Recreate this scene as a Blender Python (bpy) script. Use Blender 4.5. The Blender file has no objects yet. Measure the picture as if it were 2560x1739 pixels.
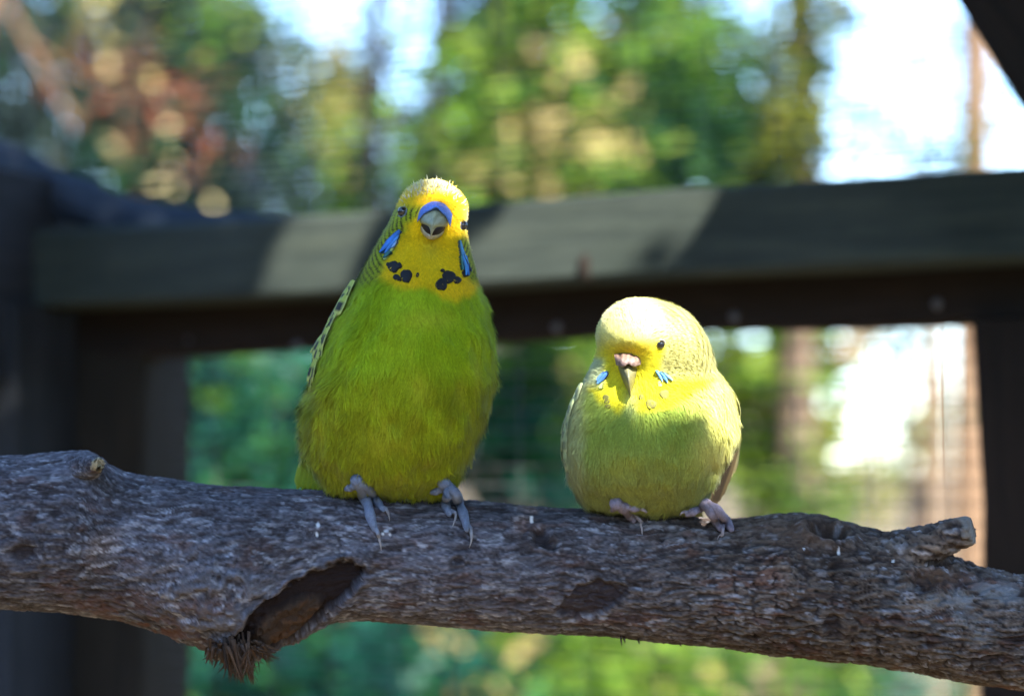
import bpy, math, random
import numpy as np
from mathutils import Vector, Matrix
from mathutils.bvhtree import BVHTree

# ------------------------------------------------------------------ camera, sky, sun, exposure
scene = bpy.context.scene
col = scene.collection
rng = np.random.default_rng(7)
random.seed(7)

PITCH = math.radians(3.55)
FPX = 6280.0                      # focal length in photograph pixels (2560 wide)
cam_data = bpy.data.cameras.new('camera')
cam_data.sensor_width = 36.0
cam_data.lens = FPX / 2560.0 * 36.0
cam_data.clip_start = 0.05
cam_data.clip_end = 2000.0
cam_data.dof.use_dof = True
cam_data.dof.focus_distance = 0.992
cam_data.dof.aperture_fstop = 6.0
cam = bpy.data.objects.new('camera', cam_data)
cam.rotation_euler = (math.pi / 2 + PITCH, 0, 0)
col.objects.link(cam)
scene.camera = cam

SUN = Vector((0.35, -0.67, 0.65)).normalized()
world = bpy.data.worlds.new('World')
scene.world = world
world.use_nodes = True
wn = world.node_tree
bg = wn.nodes['Background']
sky = wn.nodes.new('ShaderNodeTexSky')
sky.sky_type = 'NISHITA'
sky.sun_disc = False
sky.sun_elevation = math.asin(SUN.z)
sky.sun_rotation = math.atan2(SUN.x, SUN.y)
sky.dust_density = 0.4
sky.ozone_density = 5.0
wn.links.new(sky.outputs[0], bg.inputs[0])
bg.inputs[1].default_value = 0.15

sun_l = bpy.data.lights.new('sun', 'SUN')
sun_l.energy = 4.6
sun_l.angle = math.radians(0.5)
sun_l.color = (1.0, 0.93, 0.82)
sun_o = bpy.data.objects.new('sun', sun_l)
sun_o.rotation_euler = SUN.to_track_quat('Z', 'Y').to_euler()
sun_o.location = (3, -3, 5)
col.objects.link(sun_o)

scene.view_settings.view_transform = 'Standard'
scene.view_settings.look = 'None'
scene.view_settings.exposure = 2.6
scene.view_settings.gamma = 1.0
scene.render.engine = 'CYCLES'
scene.cycles.use_denoising = True
scene.cycles.max_bounces = 7
scene.cycles.diffuse_bounces = 4
scene.cycles.glossy_bounces = 2
scene.cycles.transmission_bounces = 4
scene.cycles.caustics_reflective = False
scene.cycles.caustics_refractive = False

# ------------------------------------------------------------------ helpers
cp, sp = math.cos(PITCH), math.sin(PITCH)

def P(px, py, Y):
    """photograph pixel at world depth Y -> point"""
    x = (px - 1280.0) / FPX
    y = -(py - 869.5) / FPX
    d = np.array([x, cp - y * sp, sp + y * cp])
    return d * (Y / d[1])

def proj(co):
    co = np.asarray(co, float)
    f = co[..., 1] * cp + co[..., 2] * sp
    u = -co[..., 1] * sp + co[..., 2] * cp
    return 1280 + FPX * co[..., 0] / f, 869.5 - FPX * u / f

def ray(px, py):
    p = P(px, py, 1.0)
    return Vector(p).normalized()

def smooth(a, b, x):
    t = np.clip((np.asarray(x, float) - a) / (b - a), 0, 1)
    return t * t * (3 - 2 * t)

_perm = np.random.default_rng(3).permutation(65536)
def _h(ix, iy, iz):
    return _perm[(_perm[(_perm[ix & 65535] + iy) & 65535] + iz) & 65535] / 65535.0
def vnoise(p):
    """value noise 0..1 at points (N,3)"""
    p = np.asarray(p, float)
    i = np.floor(p).astype(np.int64)
    f = p - i
    f = f * f * f * (f * (f * 6 - 15) + 10)
    r = 0
    for dx in (0, 1):
        wx = f[:, 0] if dx else 1 - f[:, 0]
        for dy in (0, 1):
            wy = f[:, 1] if dy else 1 - f[:, 1]
            for dz in (0, 1):
                wz = f[:, 2] if dz else 1 - f[:, 2]
                r = r + wx * wy * wz * _h(i[:, 0] + dx, i[:, 1] + dy, i[:, 2] + dz)
    return r
def fbm(p, o=4, g=0.5):
    a, s, t = 1.0, 0, 0
    p = np.asarray(p, float)
    for k in range(o):
        s = s + a * vnoise(p * (2 ** k) + 17.3 * k); t += a; a *= g
    return s / t

def pchip(xs, ys, x):
    xs = np.asarray(xs, float); ys = np.asarray(ys, float)
    h = np.diff(xs); dl = np.diff(ys) / h
    m = np.zeros(len(xs))
    for i in range(1, len(xs) - 1):
        m[i] = (dl[i-1] * h[i] + dl[i] * h[i-1]) / (h[i] + h[i-1])
    m[0] = dl[0]; m[-1] = dl[-1]
    k = np.clip(np.searchsorted(xs, x) - 1, 0, len(h) - 1)
    t = (x - xs[k]) / h[k]
    return ((2*t**3 - 3*t**2 + 1) * ys[k] + (t**3 - 2*t**2 + t) * h[k] * m[k]
            + (-2*t**3 + 3*t**2) * ys[k+1] + (t**3 - t**2) * h[k] * m[k+1])

def make_mesh(name, verts, faces, cols=None, smooth_shade=True):
    me = bpy.data.meshes.new(name)
    verts = np.asarray(verts, np.float32)
    if isinstance(faces, np.ndarray):
        n, k = faces.shape
        me.vertices.add(len(verts)); me.vertices.foreach_set('co', verts.ravel())
        me.loops.add(n * k); me.loops.foreach_set('vertex_index', faces.astype(np.int32).ravel())
        me.polygons.add(n)
        me.polygons.foreach_set('loop_start', np.arange(0, n * k, k, dtype=np.int32))
        me.polygons.foreach_set('loop_total', np.full(n, k, np.int32))
        me.update(calc_edges=True)
    else:
        me.from_pydata([tuple(map(float, v)) for v in verts], [], faces)
    me.polygons.foreach_set('use_smooth', np.full(len(me.polygons), smooth_shade))
    if cols is not None:
        a = me.color_attributes.new('Col', 'FLOAT_COLOR', 'POINT')
        c = np.ones((len(verts), 4), np.float32); c[:, :3] = np.clip(cols, 0, 1)
        a.data.foreach_set('color', c.ravel())
    me.update()
    return me

def link(name, me, mat=None, parent=None, label=None, cat=None, group=None, kind=None):
    o = bpy.data.objects.new(name, me)
    col.objects.link(o)
    if mat is not None and me is not None and not me.materials:
        me.materials.append(mat)
    if parent is not None: o.parent = parent
    if label: o['label'] = label
    if cat: o['category'] = cat
    if group: o['group'] = group
    if kind: o['kind'] = kind
    return o

def thing(name, loc, label, cat, group=None):
    o = link(name, None, None, None, label, cat, group)
    o.location = loc
    o.empty_display_size = 0.02
    return o

def add(name, verts, faces, mat, parent=None, cols=None, smooth_shade=True, **kw):
    """mesh object from world-space vertices, origin at its parent's base"""
    v = np.asarray(verts, float)
    p = parent; off = np.zeros(3)
    while p is not None:
        off = off + np.array(p.location); p = p.parent
    me = make_mesh(name, v - off, faces, cols, smooth_shade)
    return link(name, me, mat, parent, **kw)

def grid_faces(nu, nv, wrap_v=True):
    f = []
    i = np.arange(nu - 1)[:, None]; j = np.arange(nv if wrap_v else nv - 1)[None, :]
    j2 = (j + 1) % nv
    a = i * nv + j; b = i * nv + j2; c = (i + 1) * nv + j2; d = (i + 1) * nv + j
    return np.stack([a, b, c, d], -1).reshape(-1, 4)

def tube(pts, radii, seg=10, cap=True, flat=1.0):
    """swept tube -> verts, face list"""
    pts = [Vector(p) for p in pts]
    n = len(pts); V = []; F = []
    prev = None
    for i, p in enumerate(pts):
        t = (pts[min(i+1, n-1)] - pts[max(i-1, 0)]).normalized()
        if prev is None:
            ref = Vector((0, 0, 1)) if abs(t.z) < 0.9 else Vector((0, 1, 0))
            a = t.cross(ref).normalized()
        else:
            a = (prev - t * prev.dot(t)).normalized()
        b = t.cross(a); prev = a
        for k in range(seg):
            an = 2 * math.pi * k / seg
            V.append(p + (a * math.cos(an) + b * math.sin(an) * flat) * radii[i])
    for i in range(n - 1):
        for k in range(seg):
            F.append((i*seg+k, i*seg+(k+1) % seg, (i+1)*seg+(k+1) % seg, (i+1)*seg+k))
    if cap:
        F.append(tuple(range(seg-1, -1, -1))); F.append(tuple((n-1)*seg+k for k in range(seg)))
    return [tuple(v) for v in V], F

def merge(parts):
    V = []; F = []
    for v, f in parts:
        o = len(V); V += [tuple(x) for x in v]; F += [tuple(i + o for i in q) for q in f]
    return V, F

def spline(pts, n):
    pts = np.asarray(pts, float)
    d = np.r_[0, np.cumsum(np.linalg.norm(np.diff(pts, axis=0), axis=1))]
    t = np.linspace(0, d[-1], n)
    return np.stack([pchip(d, pts[:, k], t) for k in range(pts.shape[1])], 1)

def sphere(c, r, nu=14, nv=20, scale=(1, 1, 1), rot=None):
    V = []; 
    for i in range(nu):
        th = math.pi * (i + 0.02) / (nu - 0.96)
        for j in range(nv):
            ph = 2 * math.pi * j / nv
            q = Vector((math.sin(th)*math.cos(ph)*scale[0], math.sin(th)*math.sin(ph)*scale[1], math.cos(th)*scale[2])) * r
            if rot is not None: q = rot @ q
            V.append(tuple(Vector(c) + q))
    F = [tuple(int(x) for x in f) for f in grid_faces(nu, nv)]
    F.append(tuple(range(nv-1, -1, -1))); F.append(tuple((nu-1)*nv+k for k in range(nv)))
    return V, F

# ------------------------------------------------------------------ materials
def mat_new(name):
    m = bpy.data.materials.new(name); m.use_nodes = True
    nt = m.node_tree
    return m, nt, nt.nodes['Principled BSDF']
def N(nt, t, **kw):
    n = nt.nodes.new(t)
    for k, v in kw.items(): setattr(n, k, v)
    return n
def mapped(nt, scale, rot=(0, 0, 0)):
    tc = N(nt, 'ShaderNodeTexCoord'); mp = N(nt, 'ShaderNodeMapping')
    mp.inputs['Scale'].default_value = scale; mp.inputs['Rotation'].default_value = rot
    nt.links.new(tc.outputs['Object'], mp.inputs['Vector'])
    return mp
def noise(nt, vec, scale, detail=4, rough=0.55, dist=0):
    n = N(nt, 'ShaderNodeTexNoise')
    n.inputs['Scale'].default_value = scale; n.inputs['Detail'].default_value = detail
    n.inputs['Roughness'].default_value = rough; n.inputs['Distortion'].default_value = dist
    if vec is not None: nt.links.new(vec.outputs[0], n.inputs['Vector'])
    return n
def ramp(nt, src, stops):
    r = N(nt, 'ShaderNodeValToRGB')
    e = r.color_ramp.elements
    while len(e) < len(stops): e.new(0.5)
    for k, (p, c) in enumerate(stops):
        e[k].position = p; e[k].color = (*c, 1)
    nt.links.new(src, r.inputs[0])
    return r
def mix(nt, mode, fac, a, b):
    m = N(nt, 'ShaderNodeMix', data_type='RGBA', blend_type=mode)
    if isinstance(fac, float): m.inputs[0].default_value = fac
    else: nt.links.new(fac, m.inputs[0])
    for s, v in ((6, a), (7, b)):
        if isinstance(v, tuple): m.inputs[s].default_value = (*v, 1)
        else: nt.links.new(v, m.inputs[s])
    return m.outputs[2]
def bump(nt, bsdf, h, strength, dist):
    b = N(nt, 'ShaderNodeBump'); b.inputs['Strength'].default_value = strength
    b.inputs['Distance'].default_value = dist
    nt.links.new(h, b.inputs['Height']); nt.links.new(b.outputs[0], bsdf.inputs['Normal'])

def mat_attr(name, rough=0.7, spec=0.3, grain=None, bump_s=0.0, bump_scale=800, sheen=0.0, sss=0.0):
    m, nt, b = mat_new(name)
    at = N(nt, 'ShaderNodeAttribute', attribute_name='Col')
    out = at.outputs['Color']
    mp = mapped(nt, grain or (1, 1, 1))
    nz = noise(nt, mp, bump_scale, 5, 0.6)
    r = ramp(nt, nz.outputs[0], [(0.25, (0.72, 0.72, 0.72)), (0.75, (1.15, 1.15, 1.15))])
    out = mix(nt, 'MULTIPLY', 1.0, out, r.outputs[0])
    nt.links.new(out, b.inputs['Base Color'])
    b.inputs['Roughness'].default_value = rough
    b.inputs['Specular IOR Level'].default_value = spec
    b.inputs['Sheen Weight'].default_value = sheen
    if sss:
        b.inputs['Subsurface Weight'].default_value = sss
        b.inputs['Subsurface Radius'].default_value = (0.003, 0.002, 0.0008)
        b.inputs['Subsurface Scale'].default_value = 1.0
    if bump_s: bump(nt, b, nz.outputs[0], bump_s, 0.0006)
    return m

def mat_wood(name, c0, c1, c2, axis_scale, rough=0.85, knots=True):
    m, nt, b = mat_new(name)
    mp = mapped(nt, axis_scale)
    n1 = noise(nt, mp, 6, 8, 0.65, 0.6)
    mp2 = mapped(nt, (3, 3, 3))
    n2 = noise(nt, mp2, 3, 4, 0.5)
    r1 = ramp(nt, n1.outputs[0], [(0.3, c0), (0.52, c1), (0.75, c2)])
    r2 = ramp(nt, n2.outputs[0], [(0.3, (0.62, 0.66, 0.6)), (0.7, (1.15, 1.1, 1.05))])
    c = mix(nt, 'MULTIPLY', 1.0, r1.outputs[0], r2.outputs[0])
    nt.links.new(c, b.inputs['Base Color'])
    b.inputs['Roughness'].default_value = rough
    b.inputs['Specular IOR Level'].default_value = 0.25
    bump(nt, b, n1.outputs[0], 0.6, 0.002)
    return m

def mat_leaf(name, trans=0.35, rough=0.55):
    m, nt, b = mat_new(name)
    at = N(nt, 'ShaderNodeAttribute', attribute_name='Col')
    b.inputs['Roughness'].default_value = rough
    b.inputs['Specular IOR Level'].default_value = 0.08
    nt.links.new(at.outputs['Color'], b.inputs['Base Color'])
    tr = N(nt, 'ShaderNodeBsdfTranslucent')
    c = mix(nt, 'MULTIPLY', 1.0, at.outputs['Color'], (1.3, 1.45, 0.7))
    nt.links.new(c, tr.inputs['Color'])
    mx = N(nt, 'ShaderNodeMixShader'); mx.inputs[0].default_value = trans
    out = nt.nodes['Material Output']
    nt.links.new(b.outputs[0], mx.inputs[1]); nt.links.new(tr.outputs[0], mx.inputs[2])
    nt.links.new(mx.outputs[0], out.inputs['Surface'])
    return m

def mat_plain(name, c, rough=0.5, spec=0.4, metal=0.0, nscale=400, var=0.25, bump_s=0.2, coat=0):
    m, nt, b = mat_new(name)
    mp = mapped(nt, (1, 1, 1))
    n = noise(nt, mp, nscale, 5)
    lo = tuple(x * (1 - var) for x in c); hi = tuple(min(1, x * (1 + var)) for x in c)
    r = ramp(nt, n.outputs[0], [(0.3, lo), (0.7, hi)])
    nt.links.new(r.outputs[0], b.inputs['Base Color'])
    b.inputs['Roughness'].default_value = rough; b.inputs['Specular IOR Level'].default_value = spec
    b.inputs['Metallic'].default_value = metal; b.inputs['Coat Weight'].default_value = coat
    if bump_s: bump(nt, b, n.outputs[0], bump_s, 0.0005)
    return m

def mat_bark(name, c0, c1, c2, sc=(14, 14, 2.2)):
    m, nt, b = mat_new(name)
    mp = mapped(nt, sc)
    n = noise(nt, mp, 2.0, 6, 0.65, 0.4)
    r = ramp(nt, n.outputs[0], [(0.3, c0), (0.5, c1), (0.72, c2)])
    nt.links.new(r.outputs[0], b.inputs['Base Color'])
    b.inputs['Roughness'].default_value = 0.9
    b.inputs['Specular IOR Level'].default_value = 0.15
    bump(nt, b, n.outputs[0], 0.9, 0.02)
    return m

M_leaf = mat_leaf('leaf', 0.35, 0.8)
M_canopy = mat_leaf('shade_canopy_leaf', 0.12)

# ------------------------------------------------------------------ ground
GZ = -1.45
def ground_z(x, y):
    r = np.hypot(x, y)
    h = 1.75 * smooth(11, 30, y) + 0.25 * np.sin(x * 0.35 + 1) * smooth(6, 20, r) 
    return GZ + h
def build_ground():
    ys = np.r_[-40, -20, -10, np.arange(-6, 34, 0.8), 40, 60, 100, 200, 400, 900]
    xs = np.r_[-600, -300, -120, -60, np.arange(-30, 30.1, 1.0), 60, 120, 300, 600]
    X, Y = np.meshgrid(xs, ys)
    Z = ground_z(X, Y)
    V = np.stack([X, Y, Z], -1).reshape(-1, 3)
    m, nt, b = mat_new('leaf_litter')
    mp = mapped(nt, (1, 1, 1))
    n = noise(nt, mp, 1.2, 9, 0.7); n2 = noise(nt, mp, 26, 4, 0.7)
    r = ramp(nt, n.outputs[0], [(0.35, (0.05, 0.045, 0.02)), (0.5, (0.14, 0.105, 0.06)), (0.66, (0.22, 0.17, 0.11))])
    r2 = ramp(nt, n2.outputs[0], [(0.3, (0.5, 0.5, 0.45)), (0.7, (1.2, 1.15, 1.1))])
    c = mix(nt, 'MULTIPLY', 1.0, r.outputs[0], r2.outputs[0])
    nt.links.new(c, b.inputs['Base Color']); b.inputs['Roughness'].default_value = 0.95
    bump(nt, b, n2.outputs[0], 0.8, 0.03)
    add('ground', V, grid_faces(len(ys), len(xs), False), m, kind='structure')
build_ground()

# ------------------------------------------------------------------ aviary frame
# back wall plane: passes the right post (x 0.29, y 1.50) and recedes to the left corner
W_DIR = np.array([0.875, -0.484, 0.0])      # along the wall to the right
W_NRM = np.array([-0.484, -0.875, 0.0])     # towards the birds
W_O = np.array([0.29, 1.50, 0.0])
S_DIR = np.array([-0.484, -0.875, 0.0])     # side wall runs from the corner towards the camera's left
def wall(s, z, d=0.0):
    return W_O + W_DIR * s + W_NRM * d + np.array([0, 0, z])
def wall_px(px, py, d=0.0):
    """pixel onto the wall plane pushed d towards the birds -> (s, z)"""
    r = P(px, py, 1.0)
    t = np.dot(W_O + W_NRM * d, W_NRM) / np.dot(r, W_NRM)
    q = r * t
    return float(np.dot(q - W_O, W_DIR)), float(q[2])

def board(name, a, b, up, w, h, mat, parent, bev=0.004, segs=14, seed=0, wob=0.0015):
    """sawn timber from a to b; up is the direction of its height h, w its thickness"""
    a = np.asarray(a, float); b = np.asarray(b, float)
    L = np.linalg.norm(b - a); t = (b - a) / L
    up = np.asarray(up, float); up = up - t * np.dot(up, t); up /= np.linalg.norm(up)
    sd = np.cross(t, up)
    prof = []
    for sx, sy in ((1, 1), (-1, 1), (-1, -1), (1, -1)):
        cx, cy = sx * (w/2 - bev), sy * (h/2 - bev)
        base = math.atan2(sy, sx)
        for k in (-1, 0, 1):
            an = base + k * math.pi / 4
            prof.append((cx + bev * math.cos(an), cy + bev * math.sin(an)))
    V = []; n = len(prof); r = np.random.default_rng(seed)
    for i in range(segs + 1):
        x = L * i / segs
        o1, o2 = r.normal(0, wob, 2)
        for (u, v) in prof:
            V.append((x, u + o1 + r.normal(0, wob * 0.3), v + o2 + r.normal(0, wob * 0.3)))
    F = [tuple(int(k) for k in f) for f in grid_faces(segs + 1, n)]
    F.append(tuple(range(n))); F.append(tuple(segs * n + k for k in range(n - 1, -1, -1)))
    me = make_mesh(name, V, F, None, False)
    o = link(name, me, mat, parent)
    R = Matrix((t, sd, up)).transposed()
    mw = Matrix.Translation(Vector(a)) @ R.to_4x4()
    if parent is not None:
        mw = Matrix.Translation(-Vector(parent.location)) @ mw
    o.matrix_local = mw
    return o

M_rail = mat_wood('weathered_rail', (0.021, 0.030, 0.029), (0.036, 0.048, 0.043), (0.060, 0.071, 0.056), (2, 26, 26))
M_dark = mat_wood('dark_timber', (0.008, 0.006, 0.005), (0.015, 0.010, 0.008), (0.026, 0.018, 0.014), (2, 26, 26))  # one very dark brown tone for batten, right posts and brace
M_post = mat_wood('grey_post', (0.010, 0.013, 0.018), (0.019, 0.023, 0.031), (0.030, 0.035, 0.045), (2, 26, 26))
M_brown = mat_wood('brown_post', (0.010, 0.009, 0.007), (0.019, 0.016, 0.012), (0.029, 0.024, 0.018), (2, 26, 26))
M_wire = mat_plain('galvanised_wire', (0.07, 0.075, 0.08), 0.6, 0.3, 0.0, 300)
M_screw = mat_plain('zinc_screw', (0.10, 0.10, 0.11), 0.45, 0.5, 0.3, 600)

s_cor, _ = wall_px(200, 700)
aviary = thing('aviary_frame', tuple(wall(s_cor, GZ)), 'weathered timber aviary frame with horizontal rail and wire mesh behind the two perched birds', 'aviary')

sR, zT = wall_px(2460, 447); _, zM = wall_px(2460, 672); _, zB = wall_px(2460, 800)
S_END = 1.02
rail_h = zT - zM
rail = board('top_rail', wall(s_cor - 0.02, (zT+zM)/2, 0.02), wall(S_END, (zT+zM)/2, 0.02), (0, 0, 1), 0.045, rail_h, M_rail, aviary, seed=1)
rail['label'] = 'grey green weathered horizontal rail'
bat = board('batten', wall(s_cor - 0.02, (zM+zB)/2, -0.016), wall(S_END, (zM+zB)/2, -0.016), (0, 0, 1), 0.026, zM - zB + 0.006, M_dark, aviary, seed=2)
bat['label'] = 'dark brown batten below the rail'
# screws in the batten
for (px, py) in ((480, 850), (745, 866), (1060, 838), (1395, 818), (1838, 792), (2345, 760)):
    s, z = wall_px(px, py, -0.003)
    V, F = sphere(wall(s, z, -0.002), 0.0035, 8, 12, (1, 0.6, 1))
    add('screw', V, F, M_screw, aviary)
# a knot and pegs on the rail
s, z = wall_px(1470, 665, 0.043)
V, F = sphere(wall(s, z, 0.0415), 0.008, 10, 14, (0.9, 0.35, 1.2))
add('knot', V, F, M_dark, aviary)
# right post below the batten and its upper part, corner posts, mid post out of frame
s1, _ = wall_px(2468, 1200, -0.01)
board('post', wall(s1 + 0.035, GZ, -0.018), wall(s1 + 0.035, zB, -0.018), W_NRM, 0.07, 0.05, M_dark, aviary, seed=3)
s0, _ = wall_px(395, 1000, -0.02); s00, _ = wall_px(185, 1000, -0.02)
w0 = s0 - s00
board('post', wall((s0+s00)/2, GZ, -0.03), wall((s0+s00)/2, zB + 0.003, -0.03), W_NRM, w0, 0.06, M_brown, aviary, seed=4)
# side wall rail and posts
cor = wall(s_cor, 0, 0)
def side(t, z, d=0.0):
    return cor + S_DIR * t + W_DIR * d + np.array([0, 0, z])
board('side_rail', side(-0.05, (zT+zB)/2 + 0.010, -0.035), side(1.05, (zT+zB)/2 + 0.010, -0.035), (0, 0, 1), 0.05, zT - zB + 0.07, M_post, aviary, seed=5)
board('post', side(0.035, GZ, -0.05), side(0.035, zB + 0.03, -0.05), W_NRM, 0.10, 0.07, M_post, aviary, seed=6)
board('post', side(0.97, GZ, -0.045), side(0.97, zT + 0.9, -0.045), W_NRM, 0.05, 0.06, M_post, aviary, seed=7)
board('post', wall(S_END + 0.025, GZ, 0.0), wall(S_END + 0.025, zT + 0.9, 0.0), W_NRM, 0.05, 0.09, M_dark, aviary, seed=8)
# upper corner stud keeps the mesh up; outside the picture the roof rail
board('roof_rail', wall(s_cor - 0.02, zT + 0.92, 0.0), wall(S_END + 0.05, zT + 0.92, 0.0), (0, 0, 1), 0.045, 0.07, M_dark, aviary, seed=9)
# diagonal brace at the upper right
sa, za = wall_px(2412, 0, 0.07); sb, zb = wall_px(2560, 215, 0.07)
dv = np.array([sb - sa, zb - za]); dv /= np.linalg.norm(dv)
nv = np.array([-dv[1], dv[0]])
if nv[1] < 0: nv = -nv
cs, cz = sa + nv[0] * 0.04, za + nv[1] * 0.04
e0 = np.array([cs, cz]) - dv * 0.95; e1 = np.array([cs, cz]) + dv * 0.16
board('diagonal_brace', wall(e0[0], e0[1], 0.072), wall(e1[0], e1[1], 0.072), wall(nv[0], nv[1]) - wall(0, 0), 0.05, 0.08, M_dark, aviary, seed=10)

def wire_panel(s0, s1, z0, z1, d, stepz, steps, r, fn=wall, sag=0.0):
    V = []; F = []
    def bar(a, b):
        v, f = tube([a, b], [r, r], 4, False); o = len(V)
        V.extend(v); F.extend(tuple(i + o for i in q) for q in f)
    z = z0
    while z < z1:
        bar(fn(s0, z, d), fn(s1, z, d)); z += stepz
    s = s0
    while s < s1:
        bar(fn(s, z0, d + r), fn(s, z1, d + r)); s += steps
    return V, F
V, F = wire_panel(s_cor, S_END, zT - 0.02, zT + 0.90, -0.006, 0.0062, 0.0500, 0.00034)
add('wire_mesh', V, F, M_wire, aviary)
V, F = wire_panel(s_cor, S_END, -0.75, zB + 0.02, -0.033, 0.0125, 0.0500, 0.0004)
add('wire_mesh', V, F, M_wire, aviary)
V, F = wire_panel(0.0, 0.97, zT - 0.02, zT + 0.5, -0.03, 0.0062, 0.0125, 0.00034, side)
add('wire_mesh', V, F, M_wire, aviary)
# blue haze at the corner, built as a guessed roll of blue netting
def gathered():
    path = [wall_px(-260, 330, 0.05), wall_px(0, 440, 0.05), wall_px(150, 500, 0.05), wall_px(320, 548, 0.05), wall_px(480, 560, 0.05), wall_px(640, 562, 0.05), wall_px(760, 560, 0.05)]
    pts = spline([wall(s, z, 0.015) for s, z in path], 70)
    V = []
    for i, p in enumerate(pts):
        t = i / 69.0
        w = 0.020 * (1 - 0.75 * t) + 0.004
        for k in range(16):
            an = 2 * math.pi * k / 16
            rr = w * (1 + 0.10 * math.sin(3 * an + i * 0.5) + 0.06 * math.sin(7 * an - i * 1.3))
            V.append(p + W_NRM * math.cos(an) * rr * 0.6 + np.array([0, 0, 1]) * math.sin(an) * rr)
    F = [tuple(int(k) for k in f) for f in grid_faces(70, 16)]
    m = mat_plain('blue_haze_netting', (0.028, 0.040, 0.060), 0.8, 0.2, 0, 500, 0.5, 0.8)
    o = add('haze_netting', V, F, m, aviary)
    o['label'] = 'blue haze at the corner built as guessed netting along the rail'
gathered()

# ------------------------------------------------------------------ perch branch
TOP = [(-1400, 1110), (-800, 1150), (-400, 1145), (-150, 1138), (0, 1138), (60, 1141), (120, 1137), (200, 1139), (240, 1150), (275, 1170), (310, 1182), (370, 1190), (450, 1200), (560, 1212), (700, 1221), (800, 1226), (900, 1232), (1000, 1238), (1100, 1246), (1200, 1254), (1300, 1262), (1400, 1270), (1500, 1278), (1600, 1286), (1700, 1293), (1800, 1297), (1850, 1297), (1900, 1293), (1960, 1286), (2010, 1285), (2060, 1293), (2120, 1309), (2180, 1322), (2240, 1334), (2300, 1350), (2360, 1378), (2420, 1405), (2500, 1430), (2560, 1443), (2800, 1490), (3400, 1580), (5600, 1980)]
BOT = [(-1400, 1450), (-800, 1490), (-400, 1500), (-150, 1510), (0, 1518), (100, 1525), (200, 1532), (300, 1546), (380, 1570), (450, 1592), (500, 1607), (545, 1622), (590, 1634), (640, 1636), (700, 1612), (760, 1588), (800, 1568), (850, 1554), (900, 1551), (1000, 1557), (1100, 1565), (1200, 1572), (1300, 1579), (1400, 1585), (1500, 1591), (1600, 1601), (1700, 1611), (1800, 1619), (1900, 1635), (2000, 1645), (2100, 1653), (2200, 1664), (2300, 1679), (2400, 1700), (2500, 1711), (2560, 1719), (2800, 1755), (3400, 1830), (5600, 2210)]
BY = 1.03
M_bark = None
def bark_disp(p, px, py):
    """bark relief (m) and colour from world points and their picture position"""
    q = p.copy()
    w = (fbm(q * np.array([40, 60, 60]), 3) - 0.5)[:, None] * np.array([0.012, 0.005, 0.005])
    q = q + w
    right = smooth(1200, 2000, px)
    fib = fbm(q * np.array([150, 620, 620]), 4, 0.6)
    rid = 1 - np.abs(2 * vnoise(q * np.array([140, 640, 640]) + 5) - 1)
    pl = 1 - np.abs(2 * vnoise(q * np.array([120, 620, 620]) + 31) - 1)
    crack = smooth(0.72, 0.97, pl)
    big = fbm(q * np.array([22, 30, 30]) + 9, 3)
    fine = vnoise(q * np.array([700, 1500, 1500]))
    d = (fib - 0.5) * 0.0016 + (rid - 0.5) * (0.0006 + 0.0007 * right) - crack * (0.00035 + 0.0007 * right) + (big - 0.5) * 0.003 + (fine - .5) * 0.0004
    # colour
    grey = np.array([0.098, 0.094, 0.110]); brown = np.array([0.055, 0.045, 0.046]) * (1 + right[:, None] * np.array([0.25, 0.05, -0.2])); red = np.array([0.092, 0.052, 0.042]); pale = np.array([0.25, 0.25, 0.28])
    grey = grey * 1.22 * (1 + right[:, None] * np.array([0.12, -0.04, -0.28])); brown = brown * 1.0; red = red * 1.25
    t = smooth(0.30, 0.62, fib)[:, None]
    c = brown * (1 - t) + grey * t
    pr = (smooth(0.54, 0.72, fbm(q * np.array([60, 130, 130]) + 50, 3)) * (0.45 + 0.3 * right))[:, None]
    c = c * (1 - pr) + red * pr
    pp = smooth(0.58, 0.74, fbm(q * np.array([190, 700, 700]) + 80, 3))[:, None] * 0.85
    c = c * (1 - pp) + pale * pp
    dk = (crack * (0.45 + 0.3 * right))[:, None]
    c = c * (1 - dk) + np.array([0.022, 0.017, 0.018]) * dk
    c = c * (0.45 + 1.1 * fine[:, None])
    c = c * (0.75 + 0.5 * smooth(0.3, 0.7, big)[:, None])
    return d, c
def ell(px, py, cx, cy, a, b, ang):
    ca, sa = math.cos(math.radians(ang)), math.sin(math.radians(ang))
    u = (px - cx) * ca + (py - cy) * sa; v = -(px - cx) * sa + (py - cy) * ca
    return np.sqrt((u / a) ** 2 + (v / b) ** 2), u, v
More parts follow.
